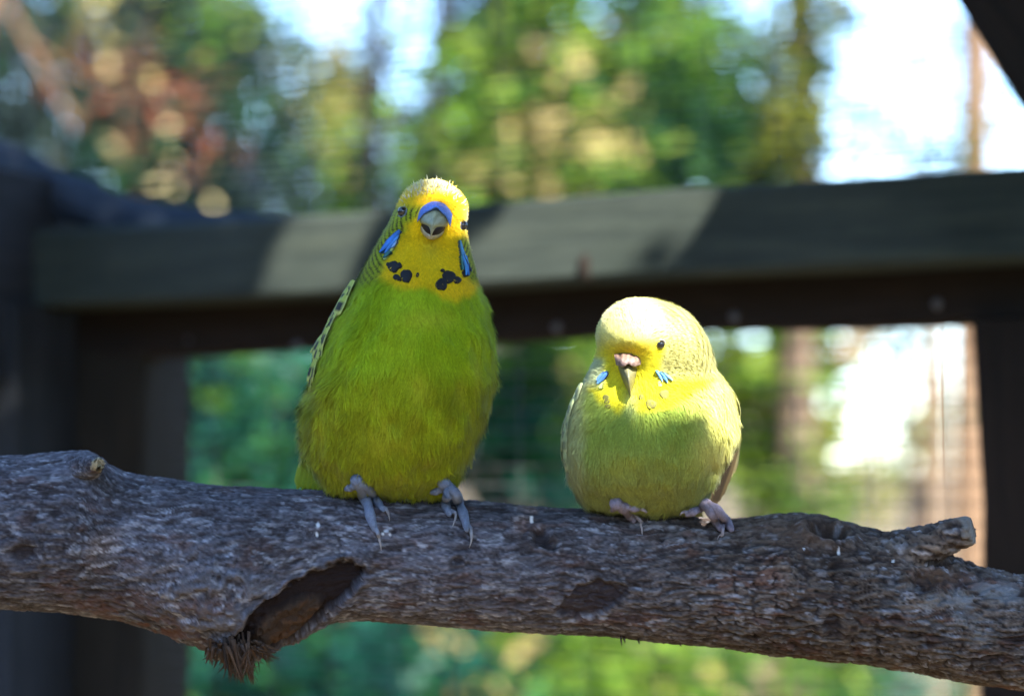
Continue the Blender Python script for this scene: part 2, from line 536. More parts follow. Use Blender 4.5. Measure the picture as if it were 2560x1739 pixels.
def branch_features(p, px, py, front, d, c):
    jit = (fbm(p * 260, 3) - 0.5)
    f = front
    def put(mask, colr, k=1.0):
        m = np.clip(mask * f * k, 0, 1)[:, None]
        return c * (1 - m) + np.array(colr) * m
    # swollen collar above the broken spur
    e, u, v = ell(px, py, 545, 1500, 170, 130, 25)
    d = d + f * 0.006 * np.exp(-(e * 1.1) ** 2)
    fold = np.sin((np.hypot(px - 560, (py - 1630) * 1.1)) / 15.0 + 7 * jit)
    fm = np.exp(-((e) * 1.0) ** 4)
    d = d + f * fm * 0.0011 * fold
    m = fm * smooth(0.2, 0.9, fold) * 0.45
    c = put(m, (0.13, 0.12, 0.125))
    e2, _, _ = ell(px, py, 380, 1555, 190, 30, 17)
    c = put(np.exp(-e2 ** 2) * smooth(0.45, 0.6, fbm(p * 180, 3)) * 0.8, (0.125, 0.058, 0.042))
    # torn dark wound with an inner tongue of wood
    e3, u3, v3 = ell(px, py, 735, 1522, 205, 62, -33)
    e3 = e3 + jit * 0.35
    m = 1 - smooth(0.86, 1.0, e3)
    d = d - f * m * 0.0046
    d = d + f * np.exp(-((e3 - 1.08) / 0.10) ** 2) * 0.0015
    c = put(m, (0.022, 0.015, 0.015))
    e4, u4, v4 = ell(px, py, 715, 1552, 112, 42, -30)
    e4 = e4 + jit * 0.3
    m4 = 1 - smooth(0.78, 1.0, e4)
    d = d + f * m4 * (0.0036 + 0.0008 * np.sin(v4 / 5.0 + 9 * jit))
    c = put(m4, (0.060, 0.038, 0.026), 0.9)
    m5 = m4 * smooth(0.48, 0.62, fbm(p * np.array([200, 200, 500]) + 3, 3))
    c = put(m5, (0.095, 0.050, 0.028), 0.8)
    # shallow dark scar
    e5, _, _ = ell(px, py, 1478, 1498, 88, 44, -18)
    e5 = e5 + jit * 0.55
    m = 1 - smooth(0.8, 1.0, e5)
    d = d - f * m * 0.0022; c = put(m, (0.036, 0.026, 0.028), 0.85)
    # knot hole at the right with a raised lip
    e6, _, _ = ell(px, py, 2070, 1331, 50, 19, 14)
    m = 1 - smooth(0.72, 1.05, e6 + jit * 0.2)
    d = d - f * m * 0.0075; c = put(m, (0.028, 0.020, 0.017))
    d = d + f * np.exp(-((e6 - 1.35) / 0.35) ** 2) * 0.0022
    e6b, _, _ = ell(px, py, 1985, 1335, 95, 34, 14)
    c = put(np.exp(-e6b ** 2) * 0.6, (0.13, 0.085, 0.062))
    # small knots
    for (x, y, a, b, dep) in ((55, 1385, 34, 28, 0.0022), (1352, 1342, 22, 20, 0.003), (2080, 1560, 26, 30, 0.002), (1375, 1362, 18, 14, 0.002), (1145, 1400, 14, 9, .0015), (985, 1330, 9, 7, .001), (2310, 1455, 34, 30, 0.004)):
        e, _, _ = ell(px, py, x, y, a, b, 0)
        e = e + jit * 0.4
        m = 1 - smooth(0.6, 1.1, e)
        d = d - f * m * dep; c = put(m, (0.032, 0.024, 0.025), 0.8)
        d = d + f * np.exp(-((e - 1.5) / 0.3) ** 2) * dep * 0.35
    # stub swelling at the left
    e, _, _ = ell(px, py, 222, 1168, 50, 30, 15)
    d = d + f * 0.004 * np.exp(-e ** 2)
    e, _, _ = ell(px, py, 2330, 1408, 55, 10, -6)
    c = put(1 - smooth(0.6, 1.1, e + jit * .4), (0.04, 0.026, 0.02)); d = d - f * (1 - smooth(0.6, 1.1, e + jit * .4)) * 0.004
    e, _, _ = ell(px, py, 2340, 1440, 75, 26, -10)
    c = put(np.exp(-e ** 2) * 0.7 * smooth(.4, .6, fbm(p * 300, 2)), (0.14, 0.085, 0.055))
    # pale lichen at the right end
    for (x, y, a, b) in ((2440, 1570, 34, 26), (2375, 1545, 30, 20), (2500, 1480, 60, 30), (2300, 1500, 60, 40), (2420, 1500, 60, 24)):
        e, _, _ = ell(px, py, x, y, a, b, 10)
        c = put(np.exp(-e ** 2) * smooth(0.42, 0.6, fbm(p * np.array([150, 330, 330]) + 7, 3)) * 0.8, (0.24, 0.25, 0.27))
    # droppings
    for (x, y, a, b) in ((795, 1313, 7, 15), (793, 1335, 5, 10), (966, 1330, 8, 6), (958, 1336, 5, 5), (975, 1338, 4, 4), (1329, 1300, 5, 9), (2097, 1375, 4, 8), (2233, 1402, 6, 5), (2010, 1370, 3, 3), (1080, 1250, 4, 2)):
        e, _, _ = ell(px, py, x, y, a, b, 0)
        c = put(1 - smooth(0.5, 1.15, e + jit * 1.6), (0.75, 0.76, 0.78), 0.9)
    return d, c

def build_branch():
    global M_bark
    root = thing('perch_branch', tuple(P(1280, 1420, BY)), 'thick rough barked grey brown branch that both birds perch on', 'branch')
    xs = np.r_[np.linspace(-3480, -60, 110)[:-1], np.linspace(-60, 2620, 1150), np.linspace(2620, 5500, 110)[1:]]
    nu, nv = len(xs), 300
    top = pchip(*zip(*TOP), xs); bot = pchip(*zip(*BOT), xs)
    lo = xs < -1400
    top[lo] = 1110; bot[lo] = 1450
    cz = (top + bot) / 2; hh = (bot - top) / 2
    cen = np.stack([P(a, b, BY) for a, b in zip(xs, cz)])
    rad = hh / FPX * BY
    cen[:, 1] += 0.006 * np.sin(xs / 700.0)
    ang = np.linspace(0, 2 * np.pi, nv, endpoint=False)
    # denser sampling on the side towards the camera
    ang = ang + 0.45 * np.sin(ang - np.pi) * 0  
    V = np.zeros((nu, nv, 3))
    V[:, :, 0] = cen[:, 0][:, None]
    V[:, :, 1] = cen[:, 1][:, None] + rad[:, None] * 0.92 * np.cos(ang)[None, :]
    V[:, :, 2] = cen[:, 2][:, None] + rad[:, None] * np.sin(ang)[None, :]
    nrm = np.zeros((nu, nv, 3)); nrm[:, :, 1] = np.cos(ang); nrm[:, :, 2] = np.sin(ang)
    v = V.reshape(-1, 3); n = nrm.reshape(-1, 3)
    px, py = proj(v)
    front = smooth(0.1, -0.25, n[:, 1])
    d, c = bark_disp(v, px, py)
    d, c = branch_features(v, px, py, front, d, c)
    v2 = v + n * d[:, None]
    F = grid_faces(nu, nv)
    M_bark = mat_attr('bark', 0.92, 0.15, (0.35, 1, 1), 0.7, 1600)
    o = add('bark_trunk', v2, F, M_bark, root, c)
    o['label'] = 'rough flaking bark'
    tri = [tuple(int(k) for k in f) for f in F]
    bvh = BVHTree.FromPolygons([tuple(x) for x in v2], tri)
    # broken stub at the right
    def stub(name, pts, rr, tip_col, tip_n):
        pts = np.asarray(pts); n_ = 60; sg = 48
        ps = spline(pts, n_); rs = np.interp(np.linspace(0, 1, n_), np.linspace(0, 1, len(rr)), rr)
        vv, ff = tube(ps, rs, sg, True)
        vv = np.array(vv); ax = np.repeat(ps, sg, 0)
        nn = vv - ax; nn /= np.linalg.norm(nn, axis=1)[:, None]
        a, b = proj(vv)
        dd, cc = bark_disp(vv[:, [0, 1, 2]], a, b)
        vv = vv + nn * dd[:, None] * 1.1
        k = np.repeat(np.arange(n_), sg)
        vv[k == n_-1] += np.random.default_rng(5).normal(0, 0.0006, (sg, 3))
        m = smooth(n_ - 5, n_ - 1, k + (vnoise(vv * 500) - .5) * 5)[:, None]
        cc = cc * (1 - m) + np.array(tip_col) * m
        return add(name, vv, ff, M_bark, root, cc)
    stub('stub', [P(2140, 1440, 1.03), P(2225, 1400, 1.022), P(2310, 1367, 1.016), P(2375, 1340, 1.012), P(2430, 1325, 1.008)],
         [0.0125, 0.0118, 0.0098, 0.0068, 0.0047], (0.24, 0.22, 0.20), 1)
    stub('stub', [P(150, 1200, 1.03), P(195, 1180, 1.02), P(228, 1166, 1.008), P(246, 1160, 0.999)],
         [0.010, 0.0075, 0.0048, 0.0030], (0.40, 0.32, 0.19), 1)
    # torn fibres of the broken spur
    r = np.random.default_rng(11)
    parts = []
    for k in range(300):
        x0 = r.uniform(520, 660); y0 = 1622 + r.uniform(-22, 12)
        if x0 < 560: ang_ = r.normal(95, 12); L = r.uniform(10, 40)
        elif x0 < 630: ang_ = r.normal(86, 13); L = r.uniform(25, 88)
        else: ang_ = r.normal(38, 16); L = r.uniform(15, 55)
        if 570 < x0 < 625 and k % 2: ang_ = math.degrees(math.atan2(1705 - y0, 606 - x0)) + r.normal(0, 4); L = math.hypot(1705 - y0, 606 - x0) * r.uniform(.7, 1.1)
        Y0 = r.uniform(1.004, 1.04)
        pts = []
        bend = r.normal(0, 14)
        for s in np.linspace(-0.25, 1, 6):
            a_ = math.radians(ang_ + bend * s)
            pts.append(P(x0 + math.cos(a_) * L * s, y0 + math.sin(a_) * L * s, Y0 + (0.004 * s)))
        w = r.uniform(0.00025, 0.0009)
        parts.append(tube(pts, [w * q for q in (1.3, 1.2, 1.0, 0.8, 0.5, 0.12)], 5, True, 0.5))
    vv, ff = merge(parts)
    vv = np.array(vv)
    rnd = np.repeat(r.uniform(0.5, 1.3, 300), 30)[:, None]
    tone = np.repeat(r.random(300), 30)[:, None]
    cc = (np.array([0.055, 0.045, 0.042]) * (1 - tone) + np.array([0.11, 0.068, 0.046]) * tone) * rnd
    o = add('torn_fibres', vv, ff, M_bark, root, cc, kind='stuff')
    # small hanging shreds of bark along the underside
    parts = []
    for (x, y, l) in ((1552, 1592, 22), (1560, 1594, 12), (1596, 1600, 9), (2218, 1664, 8), (1700, 1608, 7), (420, 1578, 8)):
        parts.append(tube([P(x, y - 6, 1.028), P(x + 1, y + l * .4, 1.027), P(x + 3, y + l, 1.026)], [0.0006, 0.0004, 0.0001], 5))
    vv, ff = merge(parts)
    add('bark_shreds', vv, ff, M_bark, root, np.tile([0.08, 0.055, 0.045], (len(vv), 1)), kind='stuff')
    return root, bvh
branch, BR_BVH = build_branch()

def branch_hit(px, py, lift=0.0):
    loc, nor, i, dist = BR_BVH.ray_cast(Vector((0, 0, 0)), ray(px, py))
    return loc, nor

# ------------------------------------------------------------------ budgerigars
M_plum = mat_attr('plumage_skin', 0.85, 0.15, (1, 1, 0.25), 0.5, 1800, 0.2)
M_feath = mat_attr('plumage_barbs', 0.8, 0.15, (1, 1, 1), 0.0, 900, 0.15)
M_wingf = mat_attr('wing_feather', 0.65, 0.25, (1, 1, 1), 0.2, 2500)
M_eye = mat_plain('eye_black', (0.006, 0.006, 0.008), 0.06, 0.6, 0, 300, 0.1, 0.0, 0.6)
M_mouth = mat_plain('mouth_dark', (0.012, 0.006, 0.006), 0.6, 0.3, 0, 300, 0.2)

class Bird:
    def __init__(self, name, label, base_px, rows, yc):
        self.rows = np.array(rows, float)     # y, xl, xr, front mm, back mm
        self.root = thing(name, tuple(P(base_px[0], base_px[1], BY)), label, 'budgie', None)
        ys = self.rows[:, 0]
        # parameter: arc length of the half outline, keeps the crown and the belly round
        hw = (self.rows[:, 2] - self.rows[:, 1]) / 2
        s = np.r_[0, np.cumsum(np.hypot(np.diff(ys), np.diff(hw)))]
        self.s = s / s[-1]
        self.yc = yc
    def row(self, t):
        t = np.atleast_1d(t)
        out = [np.interp(t, self.s, self.rows[:, k]) * 0.25 + pchip(self.s, self.rows[:, k], t) * 0.75 for k in range(5)]
        return out
    def surf(self, t, a):
        y, xl, xr, f, b = self.row(t)
        f = np.maximum(f, 0.2) / 1000; b = np.maximum(b, 0.2) / 1000
        yc = np.interp(y, self.yc[0], self.yc[1])
        w = np.maximum((xr - xl) / 2, 0.5) / FPX * yc
        c = np.stack([P(q, r, z) for q, r, z in zip((xl + xr) / 2, y, yc)])
        x = c[:, 0] + w * np.cos(a)
        sn = np.sin(a)
        Y = yc - np.where(sn > 0, f, b) * sn
        return np.stack([x, Y, c[:, 2] + 0 * x], -1)
    def build(self, nu, nv, bulges, colour, lump):
        t = np.linspace(0, 1, nu)
        a = np.linspace(0, 2 * np.pi, nv, endpoint=False)
        T = np.repeat(t, nv); A = np.tile(a, nu)
        yv, xl, xr, f, b = self.row(t)
        ycv = np.interp(yv, self.yc[0], self.yc[1])
        w = np.maximum((xr - xl) / 2, 0.5) / FPX * ycv
        c = np.stack([P(q, r, z) for q, r, z in zip((xl + xr) / 2, yv, ycv)])
        f = np.maximum(f, .2) / 1000; b = np.maximum(b, .2) / 1000
        ca, sa = np.cos(a), np.sin(a)
        V = np.zeros((nu, nv, 3))
        V[:, :, 0] = c[:, 0][:, None] + w[:, None] * ca
        V[:, :, 1] = ycv[:, None] - np.where(sa > 0, f[:, None], b[:, None]) * sa
        V[:, :, 2] = c[:, 2][:, None]
        F = grid_faces(nu, nv)
        v = V.reshape(-1, 3)
        n = self.normals(v, nu, nv)
        for (bx, by, rr, amt) in bulges:
            i = np.argmin((proj(v)[0] - bx) ** 2 + (proj(v)[1] - by) ** 2 + np.where(n[:, 1] < 0, 0, 1e9))
            dd = np.linalg.norm(v - v[i], axis=1)
            v = v + n * (amt * np.exp(-(dd / rr) ** 2))[:, None]
        px, py = proj(v)
        lm = lump(px, py)
        v = v + n * ((fbm(v * 85 + 3, 2) - 0.5) * 0.0034 * lm + (fbm(v * np.array([300, 300, 140]) + 1, 3) - 0.5) * 0.0013 * np.maximum(lm, .3))[:, None]
        self.n = self.normals(v, nu, nv)
        self.v = v; self.F = F; self.nu = nu; self.nv = nv
        faces = [tuple(int(k) for k in q) for q in F]
        faces.append(tuple(range(nv))); faces.append(tuple((nu-1)*nv+k for k in range(nv-1, -1, -1)))
        self.bvh = BVHTree.FromPolygons([tuple(x) for x in v], faces)
        px, py = proj(v)
        self.c = colour(v, self.n, px, py)
        self.px, self.py = px, py
        self.A = A
        self.body = add('body', v, faces, M_plum, self.root, self.c)
    @staticmethod
    def normals(v, nu, nv):
        V = v.reshape(nu, nv, 3)
        du = np.gradient(V, axis=0)
        dv = np.roll(V, -1, 1) - np.roll(V, 1, 1)
        n = np.cross(du, dv)
        # outward
        cen = V.mean(1, keepdims=True)
        sgn = np.sign(np.sum(n * (V - cen), -1).sum())
        n = n * sgn
        n[0] = (0, 0, 1); n[-1] = (0, 0, -1)
        return (n / (np.linalg.norm(n, axis=-1, keepdims=True) + 1e-12)).reshape(-1, 3)
    def hit(self, px, py):
        loc, nor, i, d = self.bvh.ray_cast(Vector((0, 0, 0)), ray(px, py))
        if loc is None:
            dist = (self.px - px) ** 2 + (self.py - py) ** 2 + np.where(self.n[:, 1] < 0.15, 0, 1e8)
            k = int(np.argmin(dist))
            return Vector(self.v[k]), Vector(self.n[k])
        if nor.dot(ray(px, py)) > 0: nor = -nor
        return loc, nor
    def flow(self, v, n, beak):
        d1 = v - beak
        L = np.linalg.norm(d1, axis=1)
        w = (1 - smooth(0.016, 0.040, L))[:, None]
        d1 = d1 / (L[:, None] + 1e-9)
        cx = np.median(self.v[:, 0])
        d2 = np.stack([(v[:, 0] - cx) * 6, np.zeros(len(v)), -np.ones(len(v))], 1)
        d = d1 * w + d2 * (1 - w)
        d = d - n * np.sum(d * n, 1)[:, None]
        return d / (np.linalg.norm(d, axis=1)[:, None] + 1e-9)
    def plumage(self, beak, count, length, keep, seed, colour):
        r = np.random.default_rng(seed)
        V = self.v.reshape(self.nu, self.nv, 3)
        e1 = np.linalg.norm(np.roll(V, -1, 1) - V, axis=2); e2 = np.linalg.norm(np.gradient(V, axis=0), axis=2)
        area = (e1 * e2).ravel()
        p = area * keep(self.px, self.py, self.v, self.n); p /= p.sum()
        idx = r.choice(len(self.v), count, p=p)
        root = self.v[idx] + r.normal(0, 0.00025, (count, 3))
        n = self.n[idx]
        fl = self.flow(root, n, beak)
        cl = (fbm(root * 160 + 40, 2) - 0.5)                       # clumps lean together
        side_ = np.cross(n, fl)
        an = cl * 1.6 + r.normal(0, 0.22, count)
        fl2 = fl * np.cos(an)[:, None] + side_ * np.sin(an)[:, None]
        sd = np.cross(n, fl2)
        L, lift, wid = length(self.px[idx], self.py[idx], r, count)
        mid = root + fl2 * (L * 0.5)[:, None] + n * (L * 0.5 * np.sin(lift))[:, None]
        tip = root + fl2 * (L * np.cos(lift))[:, None] + n * (L * np.sin(lift) * 0.85)[:, None]
        root = root - n * 0.0002
        sag = r.normal(0, 0.08, count)[:, None] * L[:, None]
        tip = tip + side_ * sag
        W = wid[:, None]
        vs = np.stack([root - sd * W, root + sd * W, mid + sd * W * 0.85, mid - sd * W * 0.85, tip], 1).reshape(-1, 3)
        o = np.arange(count)[:, None] * 5
        f = np.concatenate([o + [1, 0, 2], o + [2, 0, 3], o + [2, 3, 4]], 1).reshape(-1, 3)
        k_ = r.uniform(0.86, 1.16, count)[:, None] * (1 + 0.25 * cl[:, None])
        c0 = self.c[idx] * k_; c1 = colour(mid, n, *proj(mid)) * k_; c2 = colour(tip, n, *proj(tip)) * k_
        cols = np.stack([c0 * 0.95, c0 * 0.95, c1 * 1.02, c1 * 1.02, np.minimum(c2 * 1.12, 1)], 1).reshape(-1, 3)
        ob = add('plumage', vs, f, M_feath, self.root, cols, kind='stuff')
        ob.data.normals_split_custom_set_from_vertices([tuple(x) for x in np.repeat(n + fl2 * 0.1, 5, 0)])
        return ob
    def patch(self, name, pts, widths, cols, mat, parent, lift=0.0009, nu=9, nv=5, crown=0.0004):
        """thin feather lying on the plumage along a picture polyline"""
        pl = spline(np.asarray(pts, float), nu) if len(pts) > 2 else np.linspace(pts[0], pts[1], nu)
        uu = np.linspace(0, 1, nu)
        ws = np.interp(uu, np.linspace(0, 1, len(widths)), widths) * np.clip(np.sqrt(np.clip(1 - ((uu - 0.45) / 0.57) ** 4, 0, 1)), 0.12, 1)
        V = []; C = []; Bk = []
        for i in range(nu):
            tg = pl[min(i+1, nu-1)] - pl[max(i-1, 0)]; tg = tg / (np.linalg.norm(tg) + 1e-9)
            nn = np.array([-tg[1], tg[0]])
            for j in range(nv):
                s = 2 * j / (nv - 1) - 1
                q = pl[i] + nn * s * ws[i] / 2
                loc, nor = self.hit(q[0], q[1])
                V.append(np.array(loc + nor * (lift + crown * (1 - s * s))))
                Bk.append(np.array(loc - nor * 0.0006))
                cc = cols(i / (nu - 1), s) if callable(cols) else np.array(cols) * (0.62 + 0.5 * (1 - abs(s)) + 0.15 * math.sin(9 * i / nu + cols[0] * 90))
                C.append(cc)
        n = nu * nv
        F = [tuple(int(k) for k in f) for f in grid_faces(nu, nv, False)]
        F += [tuple(n + k for k in reversed(f)) for f in F]
        edge = [i * nv for i in range(nu)] + [(nu-1)*nv + j for j in range(1, nv)] + [i*nv + nv-1 for i in range(nu-2, -1, -1)] + [j for j in range(nv-2, 0, -1)]
        for k in range(len(edge)):
            a, b = edge[k], edge[(k+1) % len(edge)]
            F.append((b, a, a + n, b + n))
        return add(name, np.array(V + Bk), F, mat, parent, np.array(C + C))
    def disc(self, name, cx, cy, a, b, ang, colr, parent, lift=0.0011):
        ca, sa = math.cos(math.radians(ang)), math.sin(math.radians(ang))
        V = []; C = []
        rings, sg = 4, 18
        r = np.random.default_rng(int(cx * 7 + cy))
        wob = 1 + 0.07 * np.sin(np.arange(sg) * 2 * math.pi / sg * 3 + r.uniform(0, 6)) + r.normal(0, 0.03, sg)
        for i in range(rings + 1):
            rr = [0.001, 0.45, 0.8, 1.0, 1.06][i]
            for k in range(sg):
                th = 2 * math.pi * k / sg
                u, w = a * rr * math.cos(th) * wob[k], b * rr * math.sin(th) * wob[k]
                loc, nor = self.hit(cx + u * ca - w * sa, cy + u * sa + w * ca)
                V.append(np.array(loc + nor * (lift if i < 3 else (lift * 0.75 if i == 3 else -0.0005))))
                C.append(colr)
        F = [tuple(int(k) for k in f) for f in grid_faces(rings + 1, sg)]
        F.append(tuple(range(sg - 1, -1, -1)))
        return add(name, np.array(V), F, M_wingf, parent, np.array(C))
    def feather(self, name, parent, root, dirv, nor, L, W, cols, lift=0.06, nu=7, nv=5, curve=0.12, tip=0.75):
        """covert or flight feather: a thin curved vane"""
        root = np.array(root); d = np.array(dirv); d = d / np.linalg.norm(d)
        n = np.array(nor); n = n - d * np.dot(n, d); n /= np.linalg.norm(n)
        s_ = np.cross(d, n)
        V = []; C = []
        for i in range(nu):
            t = i / (nu - 1)
            w = W * (0.55 + 0.45 * min(1, t / 0.35)) * (1 if t < tip else math.sqrt(max(0.0, 1 - ((t - tip) / (1 - tip)) ** 2)) * 0.97 + 0.03)
            for j in range(nv):
                q = 2 * j / (nv - 1) - 1
                V.append(root + d * L * t + s_ * q * w / 2 + n * (L * lift * t - curve * L * t * t * 0.5 + W * 0.10 * (1 - q * q)))
                C.append(cols(t, q))
        m = nu * nv
        F = [tuple(int(k) for k in f) for f in grid_faces(nu, nv, False)]
        return add(name, np.array(V), F, M_wingf, parent, np.array(C))

def rot2(px, py, cx, cy, deg):
    a = math.radians(deg); x, y = px - cx, py - cy
    return cx + x * math.cos(a) - y * math.sin(a), cy + x * math.sin(a) + y * math.cos(a)

def beak_part(bird, name, rows, cx, roll, cyr, Y0, cols, parent, keel=0.0, nv=15, mat=None, thick=True):
    """rows: (y px, x offset px, half width px, protrusion mm); a dome facing the camera"""
    rows = np.array(rows, float)
    nu = 26
    t = np.linspace(0, len(rows) - 1, nu)
    R = np.stack([pchip(np.arange(len(rows)), rows[:, k], t) for k in range(4)], 1)
    V = []; C = []
    for i in range(nu):
        y, ox, hw, pr = R[i]
        for j in range(nv):
            s = 2 * j / (nv - 1) - 1
            prof = (1 - abs(s) ** 2.2) * (1 - keel) + keel * (1 - abs(s)) ** 1.3
            x_, y_ = rot2(cx + ox + s * max(hw, 0.2), y, cx, cyr, roll)
            V.append(P(x_, y_, Y0 - pr / 1000 * prof))
            C.append(cols(i / (nu - 1), s, y))
    F = [tuple(int(k) for k in f) for f in grid_faces(nu, nv, False)]
    # close the back so that the beak is solid
    n = len(V)
    Bk = [V[i * nv + j] * np.array([1, 1, 1]) for i in range(nu) for j in (0, nv - 1)]
    for i in range(nu - 1):
        F.append((i * nv, (i + 1) * nv, (i + 1) * nv + nv - 1, i * nv + nv - 1))
    return add(name, np.array(V), F, mat, parent, np.array(C))

M_beak = mat_attr('beak_horn', 0.35, 0.45, (1, 1, 1), 0.25, 700)
M_cere = mat_attr('cere_skin', 0.45, 0.4, (1, 1, 1), 0.5, 1200)
M_foot = mat_attr('scaly_foot', 0.6, 0.3, (1, 1, 1), 0.9, 1700)
M_claw = mat_attr('claw_horn', 0.35, 0.45, (1, 1, 1), 0.15, 900)

def foot(bird, toes, toe_col, claw_col, seed, fwd=1.3):
    """toes: list of (polyline px, radius px start, end, claw polyline px or None); all rest on the bark"""
    parts = []; claws = []
    r = np.random.default_rng(seed)
    root_pt = None
    def on_bark(q, rad, last):
        loc, nor = branch_hit(q[0], q[1])
        if loc is None:
            return Vector(P(q[0], q[1], last if last else 1.015))
        if nor.y > 0: nor = -nor
        return loc + nor * rad * 1.0
    for (pts, r0, r1, cl) in [(t_[0], t_[1] * 1.12, t_[2] * 1.15, t_[3]) for t_ in toes]:
        pl = spline(np.array(pts, float), 16) if len(pts) > 2 else np.linspace(pts[0], pts[1], 16)
        Ys = []
        for i, q in enumerate(pl):
            rad = (r0 + (r1 - r0) * i / 15) / FPX
            h_, n_ = branch_hit(q[0], q[1])
            yy = None
            if h_ is not None:
                if n_.y > 0: n_ = -n_
                yy = h_.y - rad * 1.05 / max(0.45, -n_.y)
            bl = bird.bvh.ray_cast(Vector((0, 0, 0)), ray(q[0], q[1]))[0]
            if bl is not None and (yy is None or bl.y - rad * fwd < yy): yy = bl.y - rad * fwd
            Ys.append(1.012 if yy is None else yy)
        Ys = np.array(Ys)
        for _ in range(2):
            Ys[1:-1] = np.minimum(Ys[1:-1], (Ys[:-2] + 2 * Ys[1:-1] + Ys[2:]) / 4) * 0.5 + 0.5 * (Ys[:-2] + 2 * Ys[1:-1] + Ys[2:]) / 4
        Wn = np.array([P(q[0], q[1], y_) for q, y_ in zip(pl, Ys)])
        rr = []
        for i in range(16):
            u = i / 15
            rad = (r0 + (r1 - r0) * u) / FPX
            rr.append(rad * (1 + 0.13 * math.cos(u * 2 * math.pi * 2.6 + 0.4) + 0.04 * r.normal()))
        rr[-1] *= 0.75
        parts.append(tube(Wn, rr, 14))
        parts.append(sphere(Wn[0], rr[0] * 1.02, 8, 12)); parts.append(sphere(Wn[-1], rr[-1], 8, 12))
        if cl:
            cp_ = spline(np.array(cl, float), 9) if len(cl) > 2 else np.linspace(cl[0], cl[1], 9)
            cw = []
            for i, q in enumerate(cp_):
                loc, nor = branch_hit(q[0], q[1])
                u = i / 8
                if loc is None: loc = Vector(Wn[-1]); nor = Vector((0, -1, 0)); cw.append(Vector(P(q[0], q[1], Wn[-1][1]))); continue
                if nor.y > 0: nor = -nor
                cw.append(loc + nor * (r1 / FPX * 0.8 * (1 - u) + 0.0014 * math.sin(math.pi * u) + 0.0002))
            claws.append((cw, [r1 / FPX * 0.62 * (1 - 0.93 * (i / 8) ** 1.1) for i in range(9)]))
    V, F = merge(parts)
    V = np.array(V)
    cn = np.array(toe_col) * (0.75 + 0.5 * vnoise(V * 900))[:, None]
    fo = add('foot', V, F, M_foot, bird.root, cn)
    for cw, rr in claws:
        v, f = tube(cw, rr, 10)
        u = np.repeat(np.linspace(0, 1, 9), 10)[:, None]
        cc = np.array(toe_col) * 0.95 * (1 - u) + np.array(claw_col) * u
        add('claw', v, f, M_claw, fo, cc)
    return fo

def eye(bird, px, py, r, ring_col, inset=0.0013, squash=1.0):
    loc, nor = bird.hit(px, py)
    nor = nor.normalized()
    c = loc - nor * inset
    V, F = sphere(c, r, 16, 22)
    e = add('eye', V, F, M_eye, bird.root)
    # bare skin ring round the eye
    q = nor.to_track_quat('Z', 'Y').to_matrix()
    pts = []; sg = 28; sec = 8; V = []; C = []
    for i in range(sg):
        a = 2 * math.pi * i / sg
        for k in range(sec):
            b = 2 * math.pi * k / sec
            rr = r * 1.10 + r * 0.16 * math.cos(b)
            V.append(tuple(c + q @ Vector((rr * math.cos(a), rr * math.sin(a) * squash, inset * 1.05 - r * 0.12 + r * 0.16 * math.sin(b)))))
            C.append(np.array(ring_col) * (0.8 + 0.25 * math.sin(5 * a)))
    F = []
    for i in range(sg):
        for k in range(sec):
            F.append((i*sec+k, ((i+1) % sg)*sec+k, ((i+1) % sg)*sec+(k+1) % sec, i*sec+(k+1) % sec))
    add('eye_ring', V, F, M_cere, e, np.array(C))
    return e

# ---- the green one
def lerp_c(c, t, col_):
    t = np.clip(t, 0, 1)[:, None]
    return c * (1 - t) + np.array(col_) * t
ROWS1 = [(455, 1078, 1088, .6, .6), (458, 1058, 1106, 4, 4), (464, 1040, 1120, 8, 8), (474, 1024, 1136, 11, 11), (488, 1010, 1152, 13.5, 13.5), (504, 1001, 1163, 15, 15),
 (520, 994, 1167, 15.8, 16), (548, 981, 1165, 16, 17), (568, 970, 1163, 15.8, 18), (590, 955, 1165, 15.6, 20), (621, 937, 1172, 16.5, 22), (655, 918, 1182, 18.5, 24),
 (690, 901, 1192, 21, 26), (722, 882, 1201, 23.5, 27), (774, 850, 1219, 27, 29), (821, 824, 1232, 29.5, 31), (867, 802, 1239, 31.5, 32), (905, 788, 1241, 32.5, 32),
 (942, 779, 1237, 33, 32), (985, 768, 1228, 32.5, 31), (1031, 761, 1217, 31.5, 30), (1069, 760, 1206, 30, 29), (1121, 766, 1181, 27, 26), (1163, 778, 1160, 23, 22),
 (1200, 800, 1143, 16, 17), (1222, 828, 1130, 10, 12), (1236, 872, 1106, 5, 8), (1245, 980, 1000, .6, .6)]
b1 = Bird('budgie', 'bright green budgie with yellow face, blue cere and black throat spots standing on branch', (1000, 1230), ROWS1,
          ([455, 700, 1000, 1245], [1.013, 1.017, 1.020, 1.026]))
def left_edge(y): return np.interp(y, ROWS1_y, [r[1] for r in ROWS1])
ROWS1_y = [r[0] for r in ROWS1]
def right_edge(y): return np.interp(y, ROWS1_y, [r[2] for r in ROWS1])
